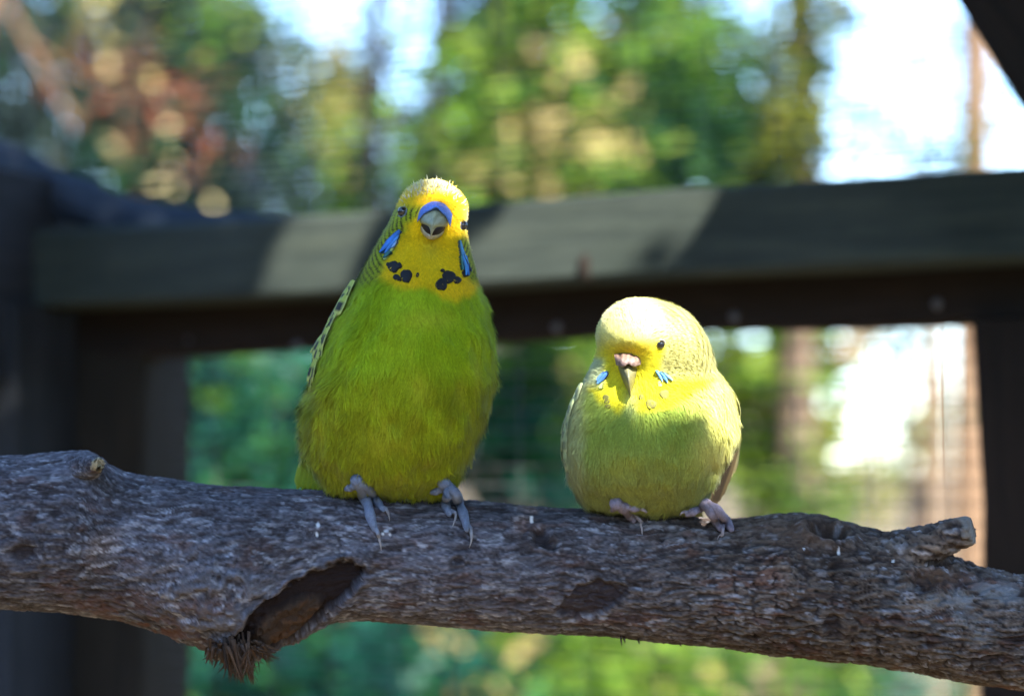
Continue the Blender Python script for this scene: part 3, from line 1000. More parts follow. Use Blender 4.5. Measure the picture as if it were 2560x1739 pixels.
def col1(v, n, px, py):
    nz = fbm(v * 260, 3) - 0.5; nb = fbm(v * 70 + 5, 3) - 0.5
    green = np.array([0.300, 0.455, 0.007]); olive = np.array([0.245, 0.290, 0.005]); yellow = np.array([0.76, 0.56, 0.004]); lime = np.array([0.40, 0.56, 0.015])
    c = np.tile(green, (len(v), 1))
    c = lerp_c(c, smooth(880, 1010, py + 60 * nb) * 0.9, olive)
    c = lerp_c(c, smooth(0.02, 0.16, nb) * 0.5, lime)
    c = lerp_c(c, smooth(0.05, 0.20, fbm(v * np.array([240, 240, 90]) + 21, 3) - 0.5) * 0.35 * smooth(880, 980, py), (0.42, 0.44, 0.02))
    for (x, y, a, b) in ((1050, 975, 26, 34), (1195, 925, 10, 30), (960, 1100, 60, 34), (1070, 800, 70, 24), (800, 1070, 18, 60)):
        e, _, _ = ell(px, py, x, y, a, b, 0)
        c = lerp_c(c, np.exp(-e ** 2) * 0.5, (0.50, 0.56, 0.03))
    yb = np.interp(px, [880, 900, 930, 1000, 1060, 1100, 1140, 1175, 1200], [660, 676, 694, 716, 722, 742, 752, 742, 712])
    ym = 1 - smooth(-14, 14, py - yb + 22 * nz)
    c = lerp_c(c, ym, yellow)
    c = lerp_c(c, ym * smooth(0.03, 0.2, nb) * 0.5, (0.84, 0.52, 0.008))
    # sides and back of the neck: lime with thin black bars
    dl = px - left_edge(py) + 26 * nz
    side_l = (1 - smooth(30, 62, dl - 26 * smooth(560, 500, py) + 0.0)) * smooth(505, 530, py) * (1 - smooth(690, 730, py))
    dr = right_edge(py) - px + 14 * nz
    side_r = (1 - smooth(10, 26, dr)) * smooth(585, 610, py) * (1 - smooth(690, 720, py))
    backm = smooth(-0.05, 0.25, n[:, 1]) * (1 - smooth(720, 780, py))
    sm = np.maximum(np.maximum(side_l, side_r), backm)
    c = lerp_c(c, sm, (0.36, 0.46, 0.02))
    B = P(1085, 545, 1.0)
    dist = np.linalg.norm(v - B, axis=1)
    bars = smooth(0.2, 0.7, np.sin(dist * 2 * np.pi / 0.00215 + 4.0 * nz))
    c = lerp_c(c, sm * bars, (0.022, 0.025, 0.012))
    # crown paler, ruffled
    cr = 1 - smooth(462, 492, py + 18 * nz)
    c = lerp_c(c, cr * 0.75, (0.80, 0.70, 0.30))
    e, _, _ = ell(px, py, 1088, 505, 52, 13, 8)
    c = lerp_c(c, np.exp(-e ** 2) * 0.6, (0.62, 0.28, 0.02))
    e, _, _ = ell(px, py, 1080, 618, 24, 26, 0)
    c = lerp_c(c, np.exp(-e ** 2) * 0.55, (0.45, 0.36, 0.02))
    return c
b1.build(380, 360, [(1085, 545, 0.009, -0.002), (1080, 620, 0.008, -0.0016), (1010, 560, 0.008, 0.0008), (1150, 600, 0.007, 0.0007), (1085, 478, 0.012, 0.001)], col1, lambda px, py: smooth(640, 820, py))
beak1 = P(1085, 545, 0.997)
def len1(px, py, r, n):
    L = np.interp(py, [455, 640, 760, 950, 1100, 1240], [0.0017, 0.0017, 0.0042, 0.0062, 0.0062, 0.0046]) * r.uniform(0.6, 1.25, n)
    lift = np.interp(py, [455, 700, 900, 1240], [0.30, 0.16, 0.17, 0.16]) + np.abs(r.normal(0, 0.10, n))
    shag = (px < 800) & (py > 930) & (py < 1130)
    lift = np.where(shag, lift + r.uniform(0.1, 0.45, n), lift)
    edge_ = (px < left_edge(py) + 88) & (px > left_edge(py) + 48) & (py > 690) & (py < 960)
    lift = np.where(edge_, lift + r.uniform(0.05, 0.4, n), lift); L = np.where(edge_, L * 1.35, L)
    wid = np.interp(py, [455, 700, 1000], [0.00011, 0.00013, 0.00017]) * r.uniform(0.7, 1.3, n)
    return L, lift, wid
def keep1(px, py, v, n):
    k = 1 - 0.6 * (n[:, 1] > 0.3)
    e, _, _ = ell(px, py, 1086, 545, 46, 50, 0)
    k = k * np.where((e < 0.85) & (n[:, 1] < 0), 0, 1)
    for (x, y, q) in ((1006, 529, 15), (1157, 563, 13)):
        k = k * np.where((np.hypot(px - x, py - y) < q) & (n[:, 1] < 0.1), 0, 1)
    k = k * np.where(py < 720, 1.9, 1.0)
    return k
b1.plumage(beak1, 62000, len1, keep1, 1, col1)

# crown: ruffled pin feathers
def crown1():
    r = np.random.default_rng(21); parts = []; cols = []
    for k in range(150):
        x = r.uniform(1004, 1166); y = np.interp(x, [1004, 1030, 1078, 1130, 1166], [496, 470, 455, 468, 512]) + r.uniform(2, 30)
        loc, nor = b1.hit(x, y)
        up = Vector((r.normal(0, .35) + (x - 1085) / 200.0 * -0.4, -0.25, 1.0)).normalized()
        d = (nor * 0.45 + up * 0.8 + Vector(r.normal(0, 0.22, 3))).normalized()
        L = r.uniform(0.0014, 0.0050) * (1.0 if y < 475 else 0.75)
        p0 = loc - nor * 0.0004
        parts.append(tube([p0, p0 + d * L * 0.5, p0 + d * L + Vector((0, 0, -0.0003))], [0.00028, 0.00022, 0.00004], 5))
        cc = np.array([0.85, 0.80, 0.62]) * r.uniform(0.75, 1.05) if r.random() < .75 else np.array([0.8, 0.62, 0.10])
        cols += [cc] * 15
    V, F = merge(parts)
    add('crown_feathers', V, F, M_feath, b1.root, np.array(cols), kind='stuff')
crown1()

# beak and cere, seen head-on
ROLL1 = 9
horn1 = np.array([0.27, 0.30, 0.20])
def hornc(t, s, y):
    c = horn1 * (0.9 + 0.25 * (1 - abs(s)))
    if abs(s) > 0.5: c = c * 0.8 + np.array([0.10, 0.20, 0.24]) * 0.35
    if t > 0.75: c = c * 0.7 + np.array([0.55, 0.48, 0.34]) * 0.3
    return c
beakobj = beak_part(b1, 'beak', [(512, 1, 27, 3.0), (524, 1, 38, 6.0), (538, 0, 40, 8.2), (552, -1, 38.5, 9.4), (562, -1, 33, 9.8), (568, -1, 20, 9.6), (576, -1, 12, 9.0), (585, -1, 6, 8.0), (591, -1, 1.5, 7.0)],
                    1086, ROLL1, 545, 1.0005, hornc, b1.root, 0.35, 17, M_beak)
beakobj['label'] = 'short hooked grey green beak, slightly open'
def cerec(t, s, y):
    return np.array([0.055, 0.16, 0.62]) * (0.75 + 0.35 * (1 - abs(s))) + np.array([0.03, 0.05, 0.08]) * t
def cere_rows():
    # a saddle over the beak base
    nu, nv = 10, 21; V = []; C = []
    for i in range(nu):
        t = i / (nu - 1)
        for j in range(nv):
            s = 2 * j / (nv - 1) - 1
            x = s * 42
            ytop = 502 + 26 * abs(s) ** 2.2
            ybot = 521 + 40 * abs(s) ** 1.7 - 2 * math.cos(s * 9)
            y = ytop + (ybot - ytop) * t
            pr = (2.6 + 5.6 * math.sin(t * math.pi * 0.55)) * (1 - 0.80 * abs(s) ** 2.0) + 0.9
            pr *= 1.0 if 0 < t < 1 else (0.55 if t == 0 else 0.93)
            bx, by = rot2(1087 + x, y, 1086, 545, ROLL1)
            for (nx, ny) in ((1066, 512), (1110, 514)):
                dn = math.hypot(bx - nx, by - ny); pr += 0.5 * math.exp(-(dn / 9) ** 2) - 1.3 * math.exp(-(dn / 3.2) ** 2)
            V.append(P(bx, by, 1.0015 - pr / 1000))
            C.append(cerec(t, s, y))
    F = [tuple(int(k) for k in f) for f in grid_faces(nu, nv, False)]
    n = len(V)
    F.append(tuple([j for j in range(nv)] + [(nu-1)*nv + j for j in range(nv-1, -1, -1)])[::-1])
    o = add('cere', np.array(V), F, M_cere, b1.root, np.array(C)); o['label'] = 'bright blue cere above the beak'
cere_rows()
lm = beak_part(b1, 'lower_mandible', [(566, 0, 30, 1.5), (575, 0, 30, 4.2), (584, 0, 26, 5.4), (592, 0, 19, 5.4), (599, 0, 8, 4.2)], 1085, ROLL1, 545, 1.0005,
               lambda t, s, y: np.array([0.46, 0.42, 0.30]) * (0.8 + 0.2 * t), b1.root, 0.1, 13, M_beak)
mo = beak_part(b1, 'mouth', [(556, 0, 31, 5.0), (564, 0, 31, 6.4), (574, 0, 28, 6.9), (584, 0, 22, 6.4), (590, 0, 12, 5.0)], 1086, ROLL1, 545, 1.0005,
               lambda t, s, y: np.array([0.012, 0.007, 0.007]), b1.root, 0.0, 11, M_mouth)
eye(b1, 1006, 529, 0.0021, (0.20, 0.27, 0.42), 0.0001)
eye(b1, 1157, 563, 0.0021, (0.16, 0.20, 0.32), 0.0001)

# cheek patches and throat spots
blue = np.array([0.045, 0.20, 0.62]); navy = np.array([0.02, 0.03, 0.10]); teal = np.array([0.10, 0.36, 0.36]); pale = np.array([0.50, 0.62, 0.20])
for pts, w, cc in (([(1003, 577), (982, 602), (955, 634)], [9, 15, 8], blue), ([(1000, 590), (984, 612), (966, 636)], [5, 9, 4], np.array([.07, .26, .68])),
                   ([(995, 604), (984, 622)], [5, 5], np.array([.25, .45, .75])), ([(980, 630), (962, 648)], [9, 7], teal * .4), ([(986, 620), (962, 650)], [4, 12], pale)):
    b1.patch('cheek_feather', pts, w, cc, M_wingf, b1.root, lift=0.0013 if cc is not pale else 0.0008)
for pts, w, cc in (([(1146, 602), (1152, 632), (1166, 664)], [5, 9, 6], np.array([.10, .32, .62])), ([(1150, 625), (1160, 655), (1172, 680)], [6, 11, 6], navy * .6),
                   ([(1152, 636), (1160, 672), (1160, 690)], [5, 9, 4], np.array([.07, .30, .70])), ([(1148, 640), (1153, 676)], [3, 6], teal * .7), ([(1160, 640), (1166, 690)], [5, 6], blue)):
    b1.patch('cheek_feather', pts, w, cc, M_wingf, b1.root, lift=0.0012 if cc is not pale else 0.0007)
blk = np.array([0.012, 0.014, 0.018])
for (x, y, a, b, an) in ((985, 668, 13, 15, 10), (999, 666, 6, 8, 20), (1016, 691, 14, 16, 5), (994, 696, 11, 7, 25), (1044, 689, 3.5, 5, 0),
                         (1121, 693, 15, 16, -20), (1141, 701, 10, 9, 15), (1102, 712, 14, 15, 10), (1162, 684, 9, 10, 0), (1106, 678, 6, 3.5, 30), (972, 663, 4, 5, 0)):
    b1.disc('throat_spot', x, y, a, b, an, blk, b1.root)

# wings
def scallop(dark, rim, mid):
    def f(t, q):
        e = math.hypot((t - 0.50) / 0.40, q / 0.62)
        if t > 0.80 or abs(q) > 0.8: return rim
        if 0.42 < t <= 0.80: return dark
        return mid
    return f
def coverts(bird, wing, t_rng, a_rng, nt, na, L, W, cols, off=0.0014, seed=0, tilt=0.0):
    r = np.random.default_rng(seed)
    for i in range(nt):
        t = t_rng[0] + (t_rng[1] - t_rng[0]) * i / (nt - 1)
        for j in range(na):
            a = math.radians(a_rng[0] + (a_rng[1] - a_rng[0]) * (j + 0.5 * (i % 2)) / (na - 1) + r.normal(0, 0.8))
            k = int(np.clip(t * (bird.nu - 1), 0, bird.nu - 1)) * bird.nv + int(round(a / (2 * math.pi) * bird.nv)) % bird.nv
            p = bird.v[k]; n = bird.n[k]
            d = np.array([tilt, 0.12, -1.0]); d = d - n * np.dot(d, n)
            lift = off + 0.0006 * (1 - i / nt)
            bird.feather('feather', wing, p + n * lift, d, n, L * r.uniform(.9, 1.1), W * r.uniform(.92, 1.08), cols, lift=0.05, curve=0.34, nu=8, nv=5)
def wing_shell(bird, t_rng, a_rng, off, colr, label=None):
    nu, nv = 26, 14; V = []; C = []
    for side_ in (1, 0):
        for i in range(nu):
            t = t_rng[0] + (t_rng[1] - t_rng[0]) * i / (nu - 1)
            for j in range(nv):
                a = math.radians(a_rng[0] + (a_rng[1] - a_rng[0]) * j / (nv - 1))
                k = int(np.clip(t * (bird.nu - 1), 0, bird.nu - 1)) * bird.nv + int(round(a / (2 * math.pi) * bird.nv)) % bird.nv
                e = min(i / 4, (nu - 1 - i) / 4, j / 2.5, (nv - 1 - j) / 2.5, 1)
                V.append(bird.v[k] + bird.n[k] * ((off * math.sqrt(max(e, 0))) if side_ else -0.0015)); C.append(colr)
    m = nu * nv
    f1 = [tuple(int(k) for k in f) for f in grid_faces(nu, nv, False)]
    F = f1 + [tuple(m + k for k in reversed(f)) for f in f1]
    o = add('wing', np.array(V), F, M_wingf, bird.root, np.array(C))
    if label: o['label'] = label
    return o
def t_of(bird, y):
    return float(np.interp(y, bird.rows[:, 0], bird.s))
sc1 = scallop(np.array([0.018, 0.020, 0.014]), np.array([0.52, 0.56, 0.14]), np.array([0.36, 0.42, 0.06]))
w1 = wing_shell(b1, (t_of(b1, 700), t_of(b1, 1090)), (176, 262), 0.0020, np.array([0.25, 0.30, 0.05]), 'folded wing with black scallops on yellow green')
coverts(b1, w1, (t_of(b1, 712), t_of(b1, 925)), (159, 228), 12, 9, 0.0092, 0.0066, sc1, 0.0012, 3, -0.15)
w1b = wing_shell(b1, (t_of(b1, 700), t_of(b1, 1090)), (278, 338), 0.0012, np.array([0.25, 0.30, 0.05]))
coverts(b1, w1b, (t_of(b1, 730), t_of(b1, 930)), (290, 330), 9, 6, 0.0085, 0.0066, sc1, 0.0008, 4, 0.1)
def flight(dark, rim):
    return lambda t, q: rim if (q > 0.55 or q < -0.8 or t > 0.97) else dark
fl1 = flight(np.array([0.03, 0.035, 0.025]), np.array([0.42, 0.45, 0.10]))
for wv, sgn, xs_ in ((w1, -1, (752, 757, 764, 772, 782)), (w1b, 1, (1212, 1204, 1196, 1186, 1176))):
    for k, x in enumerate(xs_):
        top_ = np.array(P(x - sgn * 36 + k * 3, 930 + 8 * k, 1.036 + 0.004 * k))
        tipp = np.array(P(x + (0 if sgn < 0 else -40), 1170 - 7 * k, 1.034 + 0.005 * k))
        if sgn > 0: tipp[1] += 0.012; top_[1] += 0.006
        d = tipp - top_
        b1.feather('feather', wv, top_, d, np.array([sgn * 1.0, -0.45, 0.0]), np.linalg.norm(d), 0.0062, fl1, 0.0, 9, 5, -0.03, 0.85)
# tail slants away behind the branch
def tail(bird, base, tips, colf, W):
    V = []; 
    r0 = np.array(base)
    d = np.array(tips[0]) - r0
    me_v = []; C = []
    nu, nv = 16, 9
    for s_ in (1, -1):
        for i in range(nu):
            t = i / (nu - 1)
            w = W * (1.0 - 0.55 * t) * (1 if t < 0.92 else 0.6)
            for j in range(nv):
                q = 2 * j / (nv - 1) - 1
                p = r0 + d * t + np.array([q * w, 0.0, 0.0]) + np.array([0, -0.4, 0.6]) * (0.0016 * s_ * (1 - q * q) + 0.002 * (1 - abs(q)))
                me_v.append(p); C.append(colf(t, q))
    m = nu * nv
    f1 = [tuple(int(k) for k in f) for f in grid_faces(nu, nv, False)]
    F = f1 + [tuple(m + k for k in reversed(f)) for f in f1]
    to = add('tail', np.array(me_v), F, M_wingf, bird.root, np.array(C))
    for tp in tips[1:]:
        dd = np.array(tp) - r0
        bird.feather('feather', to, r0 + np.array([(tp[0] - r0[0]) * 0.25, 0.002, 0.001]), dd, np.array([0, 0.6, 0.8]), np.linalg.norm(dd), W * 0.9, colf, 0.0, 10, 5, 0.0, 0.8)
    return to
tail(b1, P(835, 1120, 1.044), [P(790, 1420, 1.098), P(760, 1400, 1.094), P(822, 1440, 1.10), P(806, 1480, 1.108)],
     lambda t, q: np.array([0.22, 0.28, 0.02]) * (1 - 0.6 * t) + np.array([0.02, 0.05, 0.10]) * t, 0.011)
# lower flank feathers that hide the tail base
for k in range(9):
    top_ = np.array(P(772 + 9 * k, 1118 + 4 * k, 1.034 - 0.0015 * k)); tipp = np.array(P(744 + 13 * k, 1222 + k, 1.040 - 0.0015 * k))
    d = tipp - top_
    b1.feather('feather', b1.body, top_, d, np.array([-0.5, -0.8, 0.1]), np.linalg.norm(d), 0.006, lambda t, q: np.array([0.27, 0.32, 0.015]) * (0.85 + 0.25 * abs(q)), 0.0, 8, 5, -0.02, 0.75)

toe1 = (0.185, 0.225, 0.32); claw1 = (0.42, 0.38, 0.36)
foot(b1, [([(893, 1200), (905, 1228), (917, 1255), (930, 1303), (937, 1322)], 14, 9.5, [(937, 1320), (947, 1344), (953, 1375)]),
          ([(900, 1208), (922, 1222), (945, 1256), (958, 1274)], 12, 7.5, [(957, 1272), (970, 1286), (974, 1302)]),
          ([(898, 1206), (880, 1216), (866, 1222)], 11, 8, None)], toe1, claw1, 1)
foot(b1, [([(1108, 1208), (1122, 1228), (1113, 1254), (1123, 1284)], 12, 9, [(1126, 1280), (1139, 1290), (1131, 1316)]),
          ([(1112, 1208), (1134, 1226), (1148, 1258), (1162, 1296), (1168, 1322)], 12.5, 9.5, [(1168, 1318), (1179, 1334), (1173, 1369)]),
          ([(1112, 1214), (1096, 1226), (1080, 1231)], 10, 7, None)], toe1, claw1, 2)

# ---- the pale one
ROWS2 = [(748, 1588, 1600, .6, .6), (750, 1570, 1632, 5, 5), (756, 1552, 1664, 10, 9), (768, 1530, 1694, 14.5, 13), (786, 1512, 1722, 18, 17), (804, 1502, 1737, 20, 19), (820, 1496, 1749, 21.5, 20.5),
 (841, 1493, 1762, 22.5, 22), (866, 1496, 1773, 22.5, 23), (896, 1490, 1783, 21.5, 24), (929, 1473, 1793, 21, 26), (955, 1460, 1812, 21.5, 27.5), (982, 1446, 1831, 23, 29), (1021, 1428, 1841, 26, 30),
 (1054, 1419, 1845, 28.5, 31), (1096, 1412, 1847, 30.5, 31), (1138, 1412, 1828, 31, 30), (1171, 1417, 1806, 30, 28), (1201, 1426, 1792, 28, 26), (1240, 1444, 1774, 20, 20), (1262, 1458, 1767, 14, 15),
 (1276, 1490, 1738, 8, 10), (1287, 1605, 1625, .6, .6)]
b2 = Bird('budgie', 'pale yellow green budgie with tan cere and faint grey throat spots, hunched on the branch', (1620, 1275), ROWS2,
          ([748, 860, 1000, 1150, 1287], [1.006, 1.006, 1.014, 1.018, 1.026]))
y2s = [r[0] for r in ROWS2]
def col2(v, n, px, py):
    nz = fbm(v * 260 + 9, 3) - 0.5; nb = fbm(v * 70 + 15, 3) - 0.5
    breast = np.array([0.27, 0.37, 0.055]); lowc = np.array([0.26, 0.32, 0.075]); yel = np.array([0.66, 0.62, 0.02]); cream = np.array([0.47, 0.47, 0.16]); wing = np.array([0.50, 0.56, 0.25])
    c = np.tile(breast, (len(v), 1))
    c = lerp_c(c, smooth(1080, 1220, py + 50 * nb), lowc)
    c = lerp_c(c, smooth(0.03, 0.18, nb) * 0.4, (0.42, 0.50, 0.08))
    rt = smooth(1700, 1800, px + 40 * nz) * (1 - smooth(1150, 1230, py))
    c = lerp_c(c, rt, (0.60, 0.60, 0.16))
    lf = 1 - smooth(1440, 1475, px + 20 * nz)
    c = lerp_c(c, lf * 0.8, wing * 0.85)
    # head
    hb = np.interp(px, [1460, 1500, 1540, 1570, 1620, 1700, 1740, 1790], [955, 1010, 1030, 1020, 1032, 1010, 975, 950])
    hm = 1 - smooth(-12, 12, py - hb + 24 * nz)
    c = lerp_c(c, hm, yel)
    crown = 1 - smooth(835, 880, py + 16 * nz)
    c = lerp_c(c, crown * hm, (0.62, 0.60, 0.19))  # own pale lemon, raised to put sun highlights into the crown colour
    e, _, _ = ell(px, py, 1572, 876, 62, 18, 0)
    c = lerp_c(c, np.exp(-e ** 2) * 0.85, (0.74, 0.54, 0.01))
    # barred hood on the right of the eye and over the nape
    dx = px - np.interp(py, [750, 800, 850, 900, 950], [1640, 1664, 1668, 1650, 1640])
    hood = smooth(-4, 14, dx + 10 * nz) * (1 - smooth(930, 960, py))
    hood = np.maximum(hood, smooth(0.1, 0.4, n[:, 1]) * (1 - smooth(940, 990, py)))
    c = lerp_c(c, hood, cream)
    cx_, cy_ = 1600.0, 878.0
    rr = np.hypot(px - cx_, (py - cy_) * 1.05)
    bars = smooth(0.1, 0.6, np.sin(rr * 2 * np.pi / 12.0 + 2.0 * nz))
    c = lerp_c(c, hood * bars * 0.8, (0.21, 0.20, 0.05))
    nl = (1 - smooth(1497, 1520, px)) * smooth(885, 905, py) * (1 - smooth(950, 980, py))
    c = lerp_c(c, nl * 0.8, (0.40, 0.50, 0.32))
    e, _, _ = ell(px, py, 1578, 1008, 16, 34, 0)
    c = lerp_c(c, np.exp(-e ** 2) * 0.6, (0.48, 0.54, 0.22))
    return c
b2.build(380, 360, [(1565, 835, 0.013, 0.0022), (1572, 930, 0.010, -0.0030), (1700, 900, 0.014, 0.0018), (1655, 862, 0.004, -0.0008), (1530, 985, 0.008, 0.0015), (1620, 990, 0.009, 0.0015)], col2, lambda px, py: smooth(960, 1080, py) * 0.7)
beak2 = P(1572, 905, 0.985)
def len2(px, py, r, n):
    L = np.interp(py, [748, 940, 1040, 1150, 1290], [0.0021, 0.0026, 0.0042, 0.0052, 0.0042]) * r.uniform(0.6, 1.25, n)
    lift = np.interp(py, [748, 950, 1290], [0.16, 0.14, 0.14]) + np.abs(r.normal(0, 0.08, n))
    wid = np.interp(py, [748, 950, 1200], [0.00011, 0.00013, 0.00016]) * r.uniform(0.7, 1.3, n)
    return L, lift, wid
def keep2(px, py, v, n):
    k = 1 - 0.6 * (n[:, 1] > 0.3)
    e, _, _ = ell(px, py, 1571, 903, 36, 24, 0)
    k = k * np.where((e < 0.9) & (n[:, 1] < 0), 0, 1)
    k = k * np.where((np.hypot(px - 1652, py - 861) < 13) & (n[:, 1] < 0.1), 0, 1)
    return k * np.where(py < 960, 1.6, 1.0)
b2.plumage(beak2, 56000, len2, keep2, 2, col2)
bp = b2.hit(1571, 900)[0]
Yb = bp.y + 0.0008
def beak2c(t, s, y):
    return np.array([0.20, 0.19, 0.10]) * (0.85 + 0.4 * (1 - abs(s))) * (1 - 0.25 * t)
o = beak_part(b2, 'beak', [(906, 0, 24, 2.0), (918, 0, 24, 4.6), (932, 1, 21, 6.6), (948, 2, 16.5, 7.6), (964, 3.5, 11, 7.4), (978, 5, 5.5, 6.4), (990, 6, 1.2, 5.2)], 1570, 0, 905, Yb, beak2c, b2.root, 0.3, 15, M_beak)
o['label'] = 'olive grey beak tucked into the chest feathers'
def cere2():
    nu, nv = 12, 25; V = []; C = []
    for i in range(nu):
        t = i / (nu - 1)
        for j in range(nv):
            s = 2 * j / (nv - 1) - 1
            x = 1571 + s * (36 - 5 * t)
            ytop = 880 + 5 * abs(s) ** 2; ybot = 915 - 5 * math.exp(-(s / 0.18) ** 2) + 3 * math.exp(-((abs(s) - .5) / 0.25) ** 2) - 3 * abs(s) ** 3
            y = ytop + (ybot - ytop) * t
            pr = (1.6 + 4.0 * math.sin(t * math.pi * 0.6)) * (1 - 0.75 * abs(s) ** 2.4) + 1.2
            pr += 1.0 * math.exp(-((abs(s) - 0.5) / 0.28) ** 2) * math.sin(math.pi * t)
            k = 0
            for nx in (1549, 1585):
                dn = math.hypot(x - nx, (y - 887) * 1.2)
                pr -= 1.6 * math.exp(-(dn / 4.5) ** 2); k = max(k, math.exp(-(dn / 5.5) ** 2))
            if t == 0: pr *= 0.5
            V.append(P(x, y, Yb - pr / 1000))
            base = np.array([0.22, 0.135, 0.095]) * (1 - 0.5 * t) + np.array([0.20, 0.17, 0.20]) * 0.5 * t
            base = base * (0.9 + 0.25 * math.sin(s * 17 + t * 5))
            C.append(base * (1 - 0.85 * k))
    F = [tuple(int(k) for k in f) for f in grid_faces(nu, nv, False)]
    F.append(tuple([j for j in range(nv)] + [(nu-1)*nv + j for j in range(nv-1, -1, -1)])[::-1])
    o = add('cere', np.array(V), F, M_cere, b2.root, np.array(C)); o['label'] = 'crusty tan and grey cere with two nostrils'
cere2()
eye(b2, 1652, 861, 0.0018, (0.50, 0.42, 0.36), 0.0004)
k = int(np.argmin((b2.py - 852) ** 2 * 1e-2 + (b2.n[:, 0] + 0.96) ** 2 * 1e3))
for pts, w, cc in (([(1521, 929), (1512, 942), (1498, 960)], [8, 13, 6], np.array([.08, .22, .60])), ([(1514, 930), (1497, 952)], [6, 8], np.array([.12, .28, .66])),
                   ([(1641, 924), (1650, 938), (1656, 954)], [5, 8, 5], np.array([.14, .34, .58])), ([(1650, 928), (1662, 942), (1668, 957)], [5, 9, 4], np.array([.09, .27, .62])), ([(1660, 930), (1674, 944), (1680, 950)], [4, 8, 4], np.array([.16, .36, .50])),
                   ([(1508, 958), (1502, 972)], [6, 12], np.array([.45, .58, .22])), ([(1648, 952), (1652, 966)], [7, 12], np.array([.50, .60, .14]))):
    b2.patch('cheek_feather', pts, w, cc, M_wingf, b2.root, lift=0.0012 if cc[2] > .3 else 0.0007)
gs = np.array([0.15, 0.15, 0.035])
for (x, y, a, b, an) in ((1517, 998, 8, 12, -10), (1521, 1016, 7, 5, 0), (1603, 993, 6, 7, 0), (1628, 1011, 14, 12, 10), (1661, 986, 12, 12, 0)):
    b2.disc('throat_spot', x, y, a, b, an, gs, b2.root, 0.0008)
sc2 = scallop(np.array([0.20, 0.24, 0.14]), np.array([0.52, 0.58, 0.30]), np.array([0.42, 0.50, 0.24]))
sc2r = scallop(np.array([0.42, 0.42, 0.14]), np.array([0.66, 0.66, 0.28]), np.array([0.58, 0.58, 0.18]))
w2 = wing_shell(b2, (t_of(b2, 960), t_of(b2, 1190)), (188, 262), 0.0008, np.array([0.40, 0.46, 0.24]), 'folded pale wing with soft grey bars')
coverts(b2, w2, (t_of(b2, 962), t_of(b2, 1150)), (172, 232), 10, 8, 0.0075, 0.0062, sc2, 0.0003, 5, -0.1)
w2b = wing_shell(b2, (t_of(b2, 960), t_of(b2, 1180)), (278, 360), 0.0008, np.array([0.56, 0.56, 0.18]), 'folded cream wing with dark brown flight feathers')
coverts(b2, w2b, (t_of(b2, 975), t_of(b2, 1130)), (296, 350), 8, 8, 0.0075, 0.0066, sc2r, 0.0003, 6, 0.1)
fl2 = flight(np.array([0.020, 0.014, 0.008]), np.array([0.09, 0.065, 0.03]))
fl2b = flight(np.array([0.30, 0.22, 0.10]), np.array([0.56, 0.52, 0.22]))
for (x0, y0, x1, y1, Y0, Y1, W, cc, nrm) in ((1836, 1110, 1780, 1266, 1.026, 1.036, 0.0062, fl2, (0.5, -0.85, 0)), (1840, 1100, 1792, 1250, 1.030, 1.039, 0.006, fl2, (0.5, -0.85, 0)), (1846, 1080, 1806, 1222, 1.033, 1.041, 0.006, fl2, (0.6, -0.8, 0)),
                                        (1846, 1070, 1826, 1190, 1.036, 1.044, 0.0058, fl2b, (0.7, -0.7, 0)), (1848, 1060, 1834, 1180, 1.040, 1.047, 0.0058, fl2b, (0.8, -0.6, 0))):
    a_ = np.array(P(x0, y0, Y0)); b_ = np.array(P(x1, y1, Y1))
    b2.feather('feather', w2b, a_, b_ - a_, np.array(nrm), np.linalg.norm(b_ - a_), W, cc, 0.0, 9, 5, -0.02, 0.8)
for k in range(4):
    a_ = np.array(P(1424 + 4 * k, 1080, 1.036 + .004 * k)); b_ = np.array(P(1440 + 8 * k, 1214 + 6 * k, 1.042 + .004 * k))
    b2.feather('feather', w2, a_, b_ - a_, np.array([-0.8, -0.6, 0]), np.linalg.norm(b_ - a_), 0.005, flight(np.array([0.22, 0.25, 0.14]), np.array([0.5, 0.55, 0.32])), 0.0, 9, 5, -0.02, 0.8)
tail(b2, P(1700, 1180, 1.044), [P(1720, 1480, 1.100), P(1700, 1470, 1.098), P(1742, 1490, 1.10), P(1722, 1530, 1.108)],
     lambda t, q: np.array([0.34, 0.34, 0.10]) * (1 - 0.4 * t), 0.010)
toe2 = (0.25, 0.22, 0.29); claw2 = (0.42, 0.37, 0.36)
foot(b2, [([(1540, 1258), (1555, 1268), (1568, 1280), (1584, 1300)], 12.5, 9.5, [(1583, 1296), (1597, 1308), (1606, 1336)]),
          ([(1548, 1262), (1575, 1268), (1596, 1272)], 10.5, 8, [(1595, 1269), (1614, 1278), (1618, 1302)]),
          ([(1548, 1262), (1536, 1270), (1526, 1274)], 9, 6, None)], toe2, claw2, 3, 2.1)
foot(b2, [([(1762, 1258), (1742, 1274), (1719, 1285)], 11, 8, [(1720, 1280), (1706, 1280), (1697, 1294)]),
          ([(1758, 1260), (1774, 1276), (1788, 1300), (1802, 1322)], 11.5, 9, [(1803, 1318), (1809, 1332), (1793, 1348)]),
          ([(1764, 1258), (1790, 1272), (1812, 1296), (1828, 1322)], 11.5, 10, None)], toe2, claw2, 4, 1.6)

